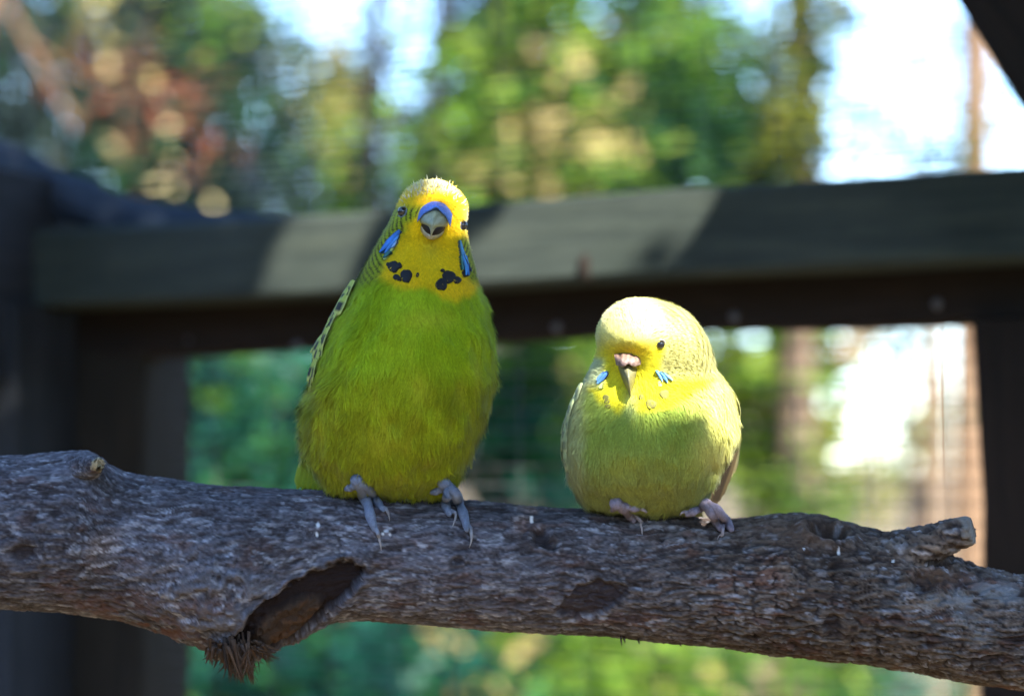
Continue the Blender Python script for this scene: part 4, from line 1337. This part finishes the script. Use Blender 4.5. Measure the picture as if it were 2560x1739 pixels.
# ------------------------------------------------------------------ foliage
def leaf_cloud(clumps, seed, stretch=1.9):
    """clumps: (centre xyz, radius xyz, count, leaf length, palette[(rgb, weight)], droop) -> verts, faces, cols"""
    r = np.random.default_rng(seed); VV = []; FF = []; CC = []; o = 0
    for (c, R, n, s, pal) in clumps:
        c = np.array(c); R = np.array(R)
        # uneven: leaves gather in sprays
        ns = max(3, n // 26)
        q = r.normal(0, 1, (ns, 3)); q /= np.linalg.norm(q, axis=1)[:, None]
        sprays = c + q * (r.random(ns) ** 0.45)[:, None] * R
        k = r.integers(0, ns, n)
        p = sprays[k] + r.normal(0, 1, (n, 3)) * (s * 0.8 + R.mean() * 0.06)
        d = r.normal(0, 1, (n, 3)) + (p - c) / (R + 1e-6) * 0.5; d[:, 2] -= 0.25
        d /= np.linalg.norm(d, axis=1)[:, None]
        nn = r.normal(0, 1, (n, 3)) + np.array([0.3, -0.6, 0.7])
        nn -= d * np.sum(d * nn, 1)[:, None]; nn /= np.linalg.norm(nn, axis=1)[:, None]
        sd = np.cross(d, nn)
        L = s * r.uniform(0.6, 1.3, n)[:, None]; W = L / stretch
        v = np.stack([p, p + d * L * 0.45 + sd * W * 0.5 + nn * L * 0.06, p + d * L, p + d * L * 0.45 - sd * W * 0.5 + nn * L * 0.06], 1)
        f = o + np.arange(n)[:, None] * 4 + np.arange(4)[None, :]
        w = np.array([x[1] for x in pal], float); w /= w.sum()
        ps = r.choice(len(pal), ns, p=w)[k]
        ps = np.where(r.random(n) < 0.3, r.choice(len(pal), n, p=w), ps)
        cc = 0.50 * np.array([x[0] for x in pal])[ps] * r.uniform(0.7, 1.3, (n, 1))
        VV.append(v.reshape(-1, 3)); FF.append(f); CC.append(np.repeat(cc, 4, 0)); o += n * 4
    return np.concatenate(VV), np.concatenate(FF), np.concatenate(CC)

def trunk_tube(pts, radii, seed=0, n=26, seg=14):
    ps = spline(np.array(pts, float), n)
    r = np.random.default_rng(seed)
    rs = np.interp(np.linspace(0, 1, n), np.linspace(0, 1, len(radii)), radii) * (1 + r.normal(0, 0.03, n))
    return tube(ps, rs, seg)
def tree(name, label, base, trunk_pts, radii, limbs, clumps, bark, seed, leafmat=None, cat='tree', group=None, stretch=1.9):
    t = thing(name, tuple(base), label, cat, group)
    parts = [trunk_tube(trunk_pts, radii, seed)]
    for (pts, rr) in limbs: parts.append(trunk_tube(pts, rr, seed + 1, 14, 8))
    V, F = merge(parts)
    add('trunk' if cat == 'tree' else 'stem', V, F, bark, t)
    if clumps:
        v, f, c = leaf_cloud(clumps, seed, stretch)
        add('crown' if cat == 'tree' else 'foliage', v, f, leafmat or M_leaf, t, c, False)
    return t
def cl(px, py, D, rx, ry, n, s, pal, depth=0.45):
    """clump centred on a pixel at depth D, radii in pixels"""
    k = D / FPX
    return (P(px, py, D), (rx * k, depth, ry * k), n, s, pal)
def gz(x, y): return float(ground_z(np.array(x), np.array(y)))
def base_at(px, D):
    x = P(px, 870, D)[0]; return np.array([x, D, gz(x, D)])

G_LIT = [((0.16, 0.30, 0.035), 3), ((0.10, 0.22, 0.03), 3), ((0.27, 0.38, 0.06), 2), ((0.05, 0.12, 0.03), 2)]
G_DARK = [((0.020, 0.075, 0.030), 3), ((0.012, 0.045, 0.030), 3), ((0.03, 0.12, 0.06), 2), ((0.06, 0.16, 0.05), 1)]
G_SHADE = [((0.012, 0.085, 0.062), 3), ((0.008, 0.045, 0.045), 3), ((0.02, 0.13, 0.09), 2), ((0.04, 0.17, 0.05), 1.4), ((0.16, 0.3, 0.22), 0.15)]  # teal greens with the shade of the undergrowth put into the leaf colour
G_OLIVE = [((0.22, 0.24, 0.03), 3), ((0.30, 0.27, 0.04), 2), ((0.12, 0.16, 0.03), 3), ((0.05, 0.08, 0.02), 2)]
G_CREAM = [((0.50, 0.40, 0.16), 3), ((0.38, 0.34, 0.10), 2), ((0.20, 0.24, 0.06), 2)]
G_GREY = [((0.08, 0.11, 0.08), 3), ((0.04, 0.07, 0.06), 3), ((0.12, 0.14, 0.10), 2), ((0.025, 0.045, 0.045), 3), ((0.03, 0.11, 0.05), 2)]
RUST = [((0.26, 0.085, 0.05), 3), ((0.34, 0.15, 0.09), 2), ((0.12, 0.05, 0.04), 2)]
HIGHLIGHT = [((1.0, 0.85, 0.45), 2), ((1.0, 0.80, 0.60), 1)]  # round bright highlights put into a very pale leaf colour
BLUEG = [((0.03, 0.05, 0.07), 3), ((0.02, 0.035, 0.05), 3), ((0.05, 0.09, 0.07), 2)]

B_dark = mat_bark('dark_bark', (0.018, 0.016, 0.016), (0.04, 0.035, 0.035), (0.07, 0.06, 0.055))
B_tan = mat_bark('tan_bark', (0.085, 0.046, 0.026), (0.15, 0.095, 0.057), (0.21, 0.15, 0.10))
B_pale = mat_bark('pale_bark', (0.11, 0.075, 0.052), (0.18, 0.135, 0.095), (0.24, 0.19, 0.145))
B_brown = mat_bark('brown_bark', (0.05, 0.035, 0.025), (0.10, 0.07, 0.05), (0.17, 0.13, 0.09))
B_ochre = mat_bark('ochre_bark', (0.09, 0.045, 0.022), (0.15, 0.085, 0.045), (0.21, 0.13, 0.075))

def straight(px, D, top_py=-900, lean=0.0, wob=0.02, seed=0, n=6):
    r = np.random.default_rng(seed); b = base_at(px, D); tp = P(px, top_py, D)
    pts = []
    for i in range(n):
        t = i / (n - 1); p = b * (1 - t) + tp * t
        pts.append(p + np.array([r.normal(0, wob) + lean * t, 0, 0]) * (0 if i == 0 else 1))
    return pts

# leafy tree behind the taller bird
D = 6.0
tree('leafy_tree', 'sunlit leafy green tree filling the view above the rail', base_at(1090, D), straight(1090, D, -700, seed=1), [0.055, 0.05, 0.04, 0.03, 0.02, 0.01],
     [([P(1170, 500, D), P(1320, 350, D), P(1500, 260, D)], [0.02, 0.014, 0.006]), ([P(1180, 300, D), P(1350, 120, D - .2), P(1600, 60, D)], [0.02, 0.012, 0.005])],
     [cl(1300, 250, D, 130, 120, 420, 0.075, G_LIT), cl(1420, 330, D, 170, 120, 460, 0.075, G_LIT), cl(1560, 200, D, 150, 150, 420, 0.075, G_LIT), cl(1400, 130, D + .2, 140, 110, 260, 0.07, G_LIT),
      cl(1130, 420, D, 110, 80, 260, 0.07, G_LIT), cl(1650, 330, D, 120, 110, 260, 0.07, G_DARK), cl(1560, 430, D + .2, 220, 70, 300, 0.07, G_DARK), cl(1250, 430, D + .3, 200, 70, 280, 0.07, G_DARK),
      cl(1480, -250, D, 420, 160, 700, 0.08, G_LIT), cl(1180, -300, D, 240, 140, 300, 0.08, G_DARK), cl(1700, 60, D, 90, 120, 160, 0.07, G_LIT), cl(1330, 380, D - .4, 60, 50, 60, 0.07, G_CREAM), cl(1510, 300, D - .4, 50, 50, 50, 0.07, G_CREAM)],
     B_brown, 101)
# slim dark trunk
tree('slim_tree', 'slim dark trunked tree against the bright sky gap', base_at(948, 9), straight(948, 9, -900, wob=0.012, seed=2), [0.05, 0.044, 0.042, 0.038, 0.034, 0.03],
     [([P(948, 390, 9), P(860, 380, 9), P(760, 392, 9)], [0.016, 0.012, 0.006]), ([P(948, 120, 9), P(900, 60, 9), P(880, -40, 9)], [0.012, 0.008, 0.005]), ([P(948, 40, 9), P(1010, -30, 9), P(1040, -160, 9)], [0.012, 0.008, 0.005])],
     [cl(945, 140, 9, 38, 160, 90, 0.06, BLUEG, .2), cl(1090, 180, 9, 60, 90, 70, 0.07, BLUEG, .3), cl(1120, 60, 9, 60, 90, 110, 0.07, BLUEG), cl(1020, 300, 9, 60, 70, 60, 0.07, BLUEG), cl(700, -420, 9, 400, 140, 300, 0.09, BLUEG), cl(1100, -450, 9, 300, 130, 200, 0.09, BLUEG)], B_dark, 102)
# dark trunk half hidden in leaves
tree('dark_tree', 'dark blue grey trunk rising behind the leafy tree', base_at(1225, 8), straight(1225, 8, -900, wob=0.02, seed=12), [0.09, 0.085, 0.08, 0.07, 0.06, 0.05], [],
     [cl(1225, 20, 8, 60, 70, 130, 0.07, BLUEG), cl(1300, -100, 8, 180, 60, 260, 0.08, BLUEG), cl(1600, 20, 8.6, 120, 60, 120, 0.08, BLUEG)], B_dark, 103)
# yellow lit tree
tree('yellow_tree', 'pale yellow sunlit tree left of the slim dark trunk', base_at(840, 13), straight(840, 13, 60, seed=3), [0.09, 0.085, 0.08, 0.07, 0.05, 0.02], [],
     [cl(820, 270, 13, 75, 110, 330, 0.10, G_CREAM), cl(850, 380, 13, 60, 80, 180, 0.10, G_CREAM), cl(870, 200, 13, 45, 60, 110, 0.10, G_CREAM), cl(840, 480, 13, 90, 50, 240, 0.10, G_LIT), cl(860, 340, 12.6, 40, 40, 60, 0.1, G_LIT), cl(700, 420, 13.5, 50, 80, 100, 0.10, G_GREY)], B_tan, 104)
# left woodland
tree('grey_tree', 'dull grey green tree behind the mesh at the corner of the aviary', base_at(330, 7.5), straight(330, 7.5, -700, seed=4), [0.07, 0.065, 0.06, 0.05, 0.04, 0.02],
     [([P(330, 330, 7.5), P(480, 240, 7.5), P(640, 200, 7.5)], [0.02, 0.012, 0.006]), ([P(330, 200, 7.5), P(180, 120, 7.5), P(20, 20, 7.5)], [0.02, 0.012, 0.006])],
     [cl(150, 150, 7.5, 230, 200, 700, 0.07, G_GREY), cl(430, 120, 7.5, 230, 180, 700, 0.07, G_GREY), cl(620, 150, 7.5, 120, 190, 420, 0.07, G_GREY), cl(100, 380, 7.5, 240, 130, 520, 0.07, G_GREY), cl(420, 420, 7.5, 230, 120, 420, 0.07, G_DARK), cl(620, 430, 7.5, 110, 100, 260, 0.07, BLUEG),
      cl(560, 60, 7.2, 50, 90, 90, 0.07, G_LIT), cl(650, 250, 7.2, 50, 50, 70, 0.07, G_DARK), cl(-400, 100, 7.5, 350, 350, 700, 0.09, G_GREY), cl(300, -350, 7.5, 600, 200, 800, 0.09, G_GREY), cl(260, 90, 7.1, 28, 60, 40, 0.07, G_CREAM), cl(338, 405, 7.0, 8, 9, 5, 0.055, HIGHLIGHT, .06), cl(470, 428, 7.0, 8, 9, 5, 0.055, HIGHLIGHT, .06), cl(462, 322, 7.0, 7, 7, 4, 0.055, HIGHLIGHT, .06), cl(265, 70, 7, 8, 20, 6, .05, HIGHLIGHT, .06), cl(330, 150, 7, 6, 16, 5, .05, HIGHLIGHT, .06)], B_brown, 105)
tree('rust_shrub', 'rust brown withered branch hanging above the corner of the aviary', base_at(90, 5.2), [base_at(-140, 5.2), P(-140, 600, 5.2), P(-60, 150, 5.2), P(-20, -60, 5.2)], [0.03, 0.026, 0.02, 0.016],
     [([P(-20, -60, 5.2), P(60, 90, 5.2), P(110, 180, 5.2), P(160, 265, 5.2), P(195, 325, 5.2)], [0.008, 0.007, 0.006, 0.005, 0.004]), ([P(60, 100, 5.2), P(200, 190, 5.2), P(420, 230, 5.2), P(520, 250, 5.2)], [0.006, 0.005, 0.004, 0.003])],
     [cl(330, 235, 5.2, 110, 36, 26, 0.045, RUST, .2), cl(410, 215, 5.2, 100, 35, 22, 0.045, RUST, .2), cl(420, 320, 5.2, 60, 60, 16, 0.045, RUST, .2), cl(200, 170, 5.2, 70, 30, 12, 0.045, RUST, .2)], B_ochre, 106)
# ivy trunk
tree('ivy_tree', 'ivy clad olive trunk between the sky gaps', base_at(1990, 7), straight(1990, 7, -700, wob=0.015, seed=5), [0.06, 0.055, 0.05, 0.045, 0.04, 0.03], [],
     [cl(1980, 80, 7, 65, 120, 260, 0.06, G_OLIVE), cl(1990, 250, 7, 70, 110, 260, 0.06, G_OLIVE), cl(1960, 400, 7, 110, 80, 260, 0.06, G_OLIVE), cl(1790, 240, 7.2, 90, 120, 160, 0.065, G_DARK), cl(1800, 400, 7.2, 130, 80, 260, 0.065, G_DARK), cl(2030, 60, 7, 30, 110, 60, 0.06, G_DARK),
      cl(1860, 30, 7.3, 40, 50, 40, 0.06, G_OLIVE), cl(1980, -300, 7, 200, 160, 300, 0.07, G_OLIVE), cl(1760, 60, 7.4, 60, 80, 60, 0.07, BLUEG)], B_brown, 107)
# tan trunks at the right
tree('tan_tree', 'tan barked trunk lit orange beside the right post', base_at(2425, 7), straight(2430, 7, -800, wob=0.006, seed=6), [0.062, 0.058, 0.055, 0.05, 0.046, 0.04], [],
     [cl(2300, -420, 7, 300, 150, 300, 0.07, G_OLIVE), cl(2440, 330, 6.9, 40, 120, 40, 0.05, G_OLIVE, .15)], B_tan, 108)
tree('pinkish_tree', 'pinkish tan trunk next to the tan one', base_at(2335, 8), straight(2338, 8, 640, wob=0.01, lean=0.02, seed=7), [0.065, 0.055, 0.045, 0.036, 0.028, 0.014], [], [cl(2338, 640, 8, 120, 60, 60, 0.06, G_DARK)], B_pale, 109)
tree('thin_tree', 'thin dark green stem in front of the bright gap', base_at(2272, 6.4), straight(2275, 6.4, 420, wob=0.012, seed=8), [0.016, 0.015, 0.014, 0.012, 0.010, 0.006], [],
     [cl(2275, 760, 6.4, 60, 60, 30, 0.05, G_DARK, .2), cl(2275, 1010, 6.4, 24, 60, 20, 0.05, G_DARK, .1), cl(2140, 300, 6.8, 120, 160, 60, 0.045, BLUEG, .4), cl(2280, 250, 6.8, 60, 150, 40, 0.045, BLUEG, .3), cl(2320, 420, 6.8, 80, 50, 50, 0.045, BLUEG, .3)], B_dark, 110)
# fallen pale trunk
def fallen():
    a = P(1560, 1290, 8.0); b = P(2110, 880, 8.6)
    a = np.array([a[0] - 0.9, 7.9, gz(a[0] - .9, 7.9)])
    t = thing('leaning_trunk', tuple(a), 'pale leaning trunk slanting behind the pale bird', 'trunk')
    mid = P(1880, 1062, 8.3)
    d = mid - a
    V, F = trunk_tube([a, a + d * .5, mid, P(2060, 925, 8.5), P(2200, 815, 8.6)], [0.075, 0.068, 0.06, 0.052, 0.04], 3)
    add('bole', V, F, B_pale, t)
fallen()

# undergrowth
def shrub(name, label, px, D, clumps, seed, pal_bark=B_brown, **kw):
    b = base_at(px, D)
    tp = np.array(clumps[0][0])
    limbs = [([b + (tp - b) * 0.3, b + (tp - b) * 0.3 + (np.array(c[0]) - (b + (tp - b) * .3)) * 0.5 + np.array([0, 0, .05]), np.array(c[0])], [0.014, 0.01, 0.004]) for c in clumps[1:4]]
    return tree(name, label, b, [b, b + (tp - b) * 0.35, b + (tp - b) * 0.7, tp], [0.025, 0.02, 0.014, 0.005], limbs, clumps, pal_bark, seed, cat='shrub', **kw)
shrub('shade_teal_shrub', 'deep teal green shrub left of the taller bird below the batten', 560, 4.6,
      [cl(560, 1000, 4.6, 150, 130, 420, 0.055, G_SHADE), cl(700, 950, 4.6, 150, 120, 380, 0.055, G_SHADE), cl(470, 1130, 4.6, 120, 110, 300, 0.055, G_SHADE), cl(700, 1150, 4.6, 170, 120, 420, 0.055, G_SHADE), cl(880, 1000, 4.7, 130, 180, 380, 0.055, G_SHADE), cl(420, 900, 4.6, 80, 60, 120, 0.055, G_SHADE), cl(480, 1080, 4.5, 50, 70, 50, 0.05, G_LIT)], 201)
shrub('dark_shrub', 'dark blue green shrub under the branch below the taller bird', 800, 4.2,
      [cl(800, 1680, 4.2, 240, 130, 560, 0.05, G_SHADE), cl(1060, 1640, 4.2, 200, 140, 480, 0.05, G_SHADE), cl(500, 1690, 4.2, 170, 120, 380, 0.05, G_SHADE), cl(620, 1600, 4.2, 240, 80, 380, 0.05, G_SHADE), cl(700, 1900, 4.2, 500, 160, 700, 0.06, G_SHADE), cl(450, 1650, 4.1, 40, 50, 36, 0.05, G_LIT), cl(1180, 1660, 4.1, 34, 30, 26, 0.05, G_CREAM)], 202)
shrub('fresh_shrub', 'fresh green shrub below the branch between the two birds', 1400, 5.0,
      [cl(1400, 1640, 5.0, 180, 80, 380, 0.05, G_LIT), cl(1560, 1680, 5.0, 160, 90, 380, 0.05, G_LIT), cl(1250, 1640, 5.0, 100, 70, 200, 0.05, G_LIT), cl(1700, 1660, 5.1, 120, 80, 200, 0.05, G_LIT), cl(1500, 1800, 5.0, 400, 80, 500, 0.05, G_LIT), cl(1640, 1690, 4.9, 120, 50, 70, 0.05, G_CREAM)], 203)
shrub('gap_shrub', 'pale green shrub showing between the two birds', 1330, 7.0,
      [cl(1290, 1040, 7, 90, 190, 420, 0.07, G_SHADE), cl(1390, 960, 7, 90, 120, 300, 0.07, G_LIT), cl(1270, 890, 6.8, 60, 50, 100, 0.06, G_LIT), cl(1400, 1150, 7, 120, 120, 300, 0.07, G_SHADE), cl(1420, 1000, 6.8, 40, 60, 60, 0.07, G_CREAM), cl(1150, 1050, 7, 120, 180, 300, 0.07, G_SHADE)], 204)
shrub('bright_shrub', 'bright yellow green shrub right of the pale bird', 1920, 7.4,
      [cl(1930, 900, 7.4, 90, 80, 240, 0.07, G_LIT), cl(1900, 1180, 7.4, 110, 100, 260, 0.07, G_LIT), cl(1975, 1120, 7.4, 50, 130, 180, 0.07, G_OLIVE), cl(2000, 900, 7.6, 70, 90, 160, 0.07, G_OLIVE), cl(1860, 980, 7.4, 80, 100, 200, 0.07, G_OLIVE), cl(1960, 1260, 7.2, 160, 50, 160, 0.06, G_LIT), cl(1760, 1000, 7.6, 160, 200, 300, 0.07, G_LIT)], 205)
shrub('low_shrub', 'low green undergrowth under the right end of the branch', 2080, 6.0,
      [cl(2020, 1700, 6, 90, 60, 150, 0.06, G_LIT), cl(2180, 1720, 6, 120, 60, 160, 0.06, G_DARK), cl(1780, 1720, 6.2, 60, 60, 80, 0.06, G_DARK), cl(2340, 1720, 6, 60, 60, 90, 0.06, G_SHADE), cl(2100, 1330, 8.5, 120, 60, 150, 0.06, G_LIT)], 206)
tree('cream_stump', 'cream coloured trunk sunlit below the branch', base_at(1860, 6.3), straight(1862, 6.3, 1330, wob=0.004, seed=9, n=4), [0.075, 0.072, 0.068, 0.055], [], [], B_pale, 111)
tree('cream_stump', 'short tan trunk standing below the right end of the branch', base_at(2320, 6.6), straight(2322, 6.6, 1420, wob=0.004, seed=10, n=4), [0.07, 0.068, 0.064, 0.05], [], [], B_pale, 112)

# far woodland: individual trees that close the view, leaving the sky gaps
def far(label, px, D, clumps, seed, bark=B_brown, r=0.09):
    return tree('far_tree', label, base_at(px, D), straight(px, D, 300, seed=seed), [r, r * .95, r * .85, r * .7, r * .5, r * .2], [], clumps, bark, seed, group=None)
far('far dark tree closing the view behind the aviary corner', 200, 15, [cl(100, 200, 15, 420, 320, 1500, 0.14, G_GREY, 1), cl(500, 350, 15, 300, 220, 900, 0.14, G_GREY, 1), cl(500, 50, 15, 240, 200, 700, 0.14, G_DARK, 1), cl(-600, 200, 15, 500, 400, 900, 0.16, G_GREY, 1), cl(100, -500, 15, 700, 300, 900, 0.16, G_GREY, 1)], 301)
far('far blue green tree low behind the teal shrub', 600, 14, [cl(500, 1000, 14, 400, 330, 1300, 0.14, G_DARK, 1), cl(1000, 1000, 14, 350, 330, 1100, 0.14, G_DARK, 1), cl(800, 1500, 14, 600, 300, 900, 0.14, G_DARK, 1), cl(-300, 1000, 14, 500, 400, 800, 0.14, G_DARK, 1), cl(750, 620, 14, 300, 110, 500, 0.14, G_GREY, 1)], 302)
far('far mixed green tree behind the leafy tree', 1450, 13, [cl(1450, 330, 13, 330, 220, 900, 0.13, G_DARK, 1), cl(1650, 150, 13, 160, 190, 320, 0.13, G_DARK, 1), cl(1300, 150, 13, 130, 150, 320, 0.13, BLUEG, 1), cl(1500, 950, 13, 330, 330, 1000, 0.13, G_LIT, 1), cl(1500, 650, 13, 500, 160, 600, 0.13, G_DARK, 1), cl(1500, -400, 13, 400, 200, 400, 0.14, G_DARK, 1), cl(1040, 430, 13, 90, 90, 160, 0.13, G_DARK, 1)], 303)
far('far olive tree between the pale bird and the bright gap', 1930, 12, [cl(1890, 1000, 12, 130, 230, 480, 0.12, G_OLIVE, 1), cl(1880, 330, 12, 170, 130, 330, 0.12, G_DARK, 1), cl(1800, 60, 12, 70, 100, 90, 0.12, G_DARK, 1), cl(1930, 640, 12, 250, 130, 300, 0.12, G_DARK, 1), cl(1900, -450, 12, 300, 200, 300, 0.12, G_OLIVE, 1)], 304)
far('far thinly leaved tree at the edge of the bright gap', 2300, 16, [cl(2330, 240, 16, 60, 220, 80, 0.10, BLUEG, 1), cl(2180, 400, 16, 120, 60, 60, 0.10, BLUEG, 1), cl(2240, 850, 16, 40, 60, 60, 0.10, BLUEG, 1), cl(2175, 890, 16, 26, 36, 40, .1, BLUEG, 1), cl(2100, 1000, 16, 30, 60, 50, .1, G_LIT, 1), cl(2250, 1040, 16, 26, 70, 40, .1, G_OLIVE, 1), cl(2120, 1190, 16, 90, 40, 160, .12, G_CREAM, 1), cl(2230, 1180, 16, 40, 50, 60, .1, G_CREAM, 1), cl(2700, 300, 16, 130, 400, 400, 0.14, G_DARK, 1), cl(2600, -500, 16, 500, 250, 500, 0.14, G_DARK, 1), cl(3300, 500, 16, 600, 700, 1200, 0.16, G_DARK, 1), cl(2350, 1090, 16, 50, 60, 60, .1, G_OLIVE, 1)], 305, B_tan, 0.06)

# unseen trees added round the viewer to cut the skylight on the aviary
def around():
    r = np.random.default_rng(55)
    spots = [(-115, 5.0), (-140, 6.5), (-165, 6.0), (170, 7.5), (150, 7.0), (118, 6.0), (95, 7.0), (-92, 6.0)]
    txt = ['broad dark tree left of the aviary', 'tall dark tree behind the viewer to the left', 'dense tree straight behind the viewer', 'round dense tree behind the viewer', 'tall tree behind the viewer to the right',
           'broad tree right of the aviary', 'dark tree far right of the aviary', 'dark tree far left of the aviary']
    for k, ((az, d), tx) in enumerate(zip(spots, txt)):
        a = math.radians(az); x, y = math.sin(a) * d, math.cos(a) * d
        b = np.array([x, y, gz(x, y)])
        h = 3.2
        cl_ = [(b + np.array([r.normal(0, .7), r.normal(0, .7), z]), (1.5, 1.5, 0.8), 900, 0.20, G_DARK) for z in (0.9, 1.8, 2.6, 3.2)]
        tree('skylight_block_tree', tx, b, [b, b + [0, 0, 1.2], b + [.1, .1, 2.4], b + [0, .1, h]], [.14, .12, .09, .03], [], cl_, B_brown, 400 + k)
around()
def flanks():
    r = np.random.default_rng(66)
    rows_ = [(-19, 11, 'green tree standing beyond the corner of the aviary'), (-25, 9, 'dense tree beyond the side rail of the aviary'), (-33, 12, 'broad tree further left of the aviary corner'), (-42, 10, 'dark tree well left of the aviary corner'),
             (-55, 9, 'tall tree at the left edge of the clearing'), (-70, 8, 'spreading tree beside the left wall of the aviary'), (20, 12, 'green tree beyond the right post'), (29, 10, 'dense tree right of the right post'), (40, 11, 'tall tree right of the aviary wall'), (58, 9, 'spreading tree at the right edge of the clearing')]
    for k, (az, d, tx) in enumerate(rows_):
        a = math.radians(az); x, y = math.sin(a) * d, math.cos(a) * d
        b = np.array([x, y, gz(x, y)])
        w = 0.9 if abs(az) < 30 else 1.5
        pal = (G_DARK, G_GREY, G_LIT)[k % 3]
        cl_ = [(b + np.array([r.normal(0, .3 * w), r.normal(0, .7), z]), (w, 1.2, 0.8), 420, 0.20, pal) for z in (0.7, 1.6, 2.5, 3.4, 4.3)]
        tree('flank_tree', tx, b, [b, b + [0, 0, 1.5], b + [.1, .1, 3.0], b + [0, .1, 4.4]], [.13, .11, .08, .03], [], cl_, B_brown, 500 + k)
flanks()

# ------------------------------------------------------------------ unseen tree added to shade the aviary, crown carved for sun patches
def lit_line(px, py, Y): return P(px, py, Y)
HOLES = []  # gaps carved in the added crown so sun patches land on chosen spots
def hole(p, r, leak=0.0): HOLES.append((np.array(p), r, leak))
for (x, y, Y, r) in ((1140, 466, 1.012, 0.004), (1160, 490, 1.015, 0.003),
                     (1548, 785, 0.995, 0.010), (1600, 795, 0.99, 0.010), (1650, 835, 0.985, 0.006), (1700, 870, 0.99, 0.012), (1745, 900, 1.0, 0.012), (1690, 800, 1.0, 0.009), (1770, 940, 1.0, 0.008), (1825, 985, 1.0, 0.007), (1842, 1050, 1.01, 0.006), (1846, 1100, 1.015, 0.005)):
    hole(P(x, y, Y), r)
for (x, y, r) in ((1230, 660, 0.014), (1310, 620, 0.012), (1390, 590, 0.014), (1440, 640, 0.016), (1480, 560, 0.012), (1520, 500, 0.014), (1590, 470, 0.012), (1600, 640, 0.008), (1680, 600, 0.005), (1530, 680, 0.010), (1400, 710, 0.010), (1300, 720, 0.008), (1170, 710, 0.010), (1690, 445, 0.008), (760, 610, 0.010), (730, 690, 0.010), (870, 565, 0.009), (900, 530, 0.007), (790, 745, 0.007)):
    s, z = wall_px(x, y, 0.043); hole(wall(s, z, 0.043), r, 0.16)
def overhang():
    r = np.random.default_rng(77)
    n = 62000
    q = np.stack([r.uniform(-0.75, 0.75, n), r.uniform(0.75, 2.1, n), r.uniform(-0.45, 0.40, n)], 1)
    # depth along the sun, canopy a metre and a half away from what it shades
    t = r.uniform(1.35, 2.15, n)
    p = q + np.array(SUN)[None, :] * t[:, None]
    roof = np.stack([r.uniform(-1.1, 1.1, 15000), r.uniform(0.7, 2.4, 15000), r.uniform(0.95, 1.35, 15000)], 1)  # extra leaf layer added overhead to cut the skylight on the rail
    p = np.concatenate([p, roof]); n = len(p)
    s = 0.034
    keep = np.ones(n, bool)
    S = np.array(SUN)
    for (h, rad, leak) in HOLES:
        w = p - h
        dist = np.linalg.norm(w - (w @ S)[:, None] * S, axis=1)
        keep &= (dist > rad + s * 0.45) | (r.random(n) < leak)
    p = p[keep]; n = len(p)
    d = r.normal(0, 1, (n, 3)); d /= np.linalg.norm(d, axis=1)[:, None]
    nn = r.normal(0, 1, (n, 3)) + S * 1.2; nn -= d * np.sum(d * nn, 1)[:, None]; nn /= np.linalg.norm(nn, axis=1)[:, None]
    sd = np.cross(d, nn); L = s * r.uniform(.7, 1.2, n)[:, None]
    v = np.stack([p - d * L * .5, p + sd * L * .3, p + d * L * .5, p - sd * L * .3], 1).reshape(-1, 3)
    f = np.arange(n * 4).reshape(-1, 4)
    c = np.repeat(np.array([0.06, 0.12, 0.03]) * r.uniform(.6, 1.5, (n, 1)), 4, 0)
    base = np.array([2.6, -0.2, gz(2.6, -0.2)])
    tr = thing('added_shade_tree', tuple(base), 'leafy tree leaning over the aviary and shading the birds', 'tree')
    cen = np.array([0.0, 1.4, 0.0]) + S * 1.75
    V, F = merge([trunk_tube([base, base + [0, 0, 1.2], base + [-0.2, .1, 2.2], base + [-0.5, .2, 3.0]], [0.11, 0.10, 0.08, 0.05], 5),
                  trunk_tube([base + [-0.15, .08, 2.0], (base + [-0.2, 0, 2.2] + cen + [0, 0, .35]) / 2 + [0.2, 0, .25], cen + [0.3, -.1, .55]], [0.05, 0.035, 0.015], 6)])
    add('trunk', V, F, B_brown, tr)
    add('crown', v, f, M_canopy, tr, c, False)
overhang()
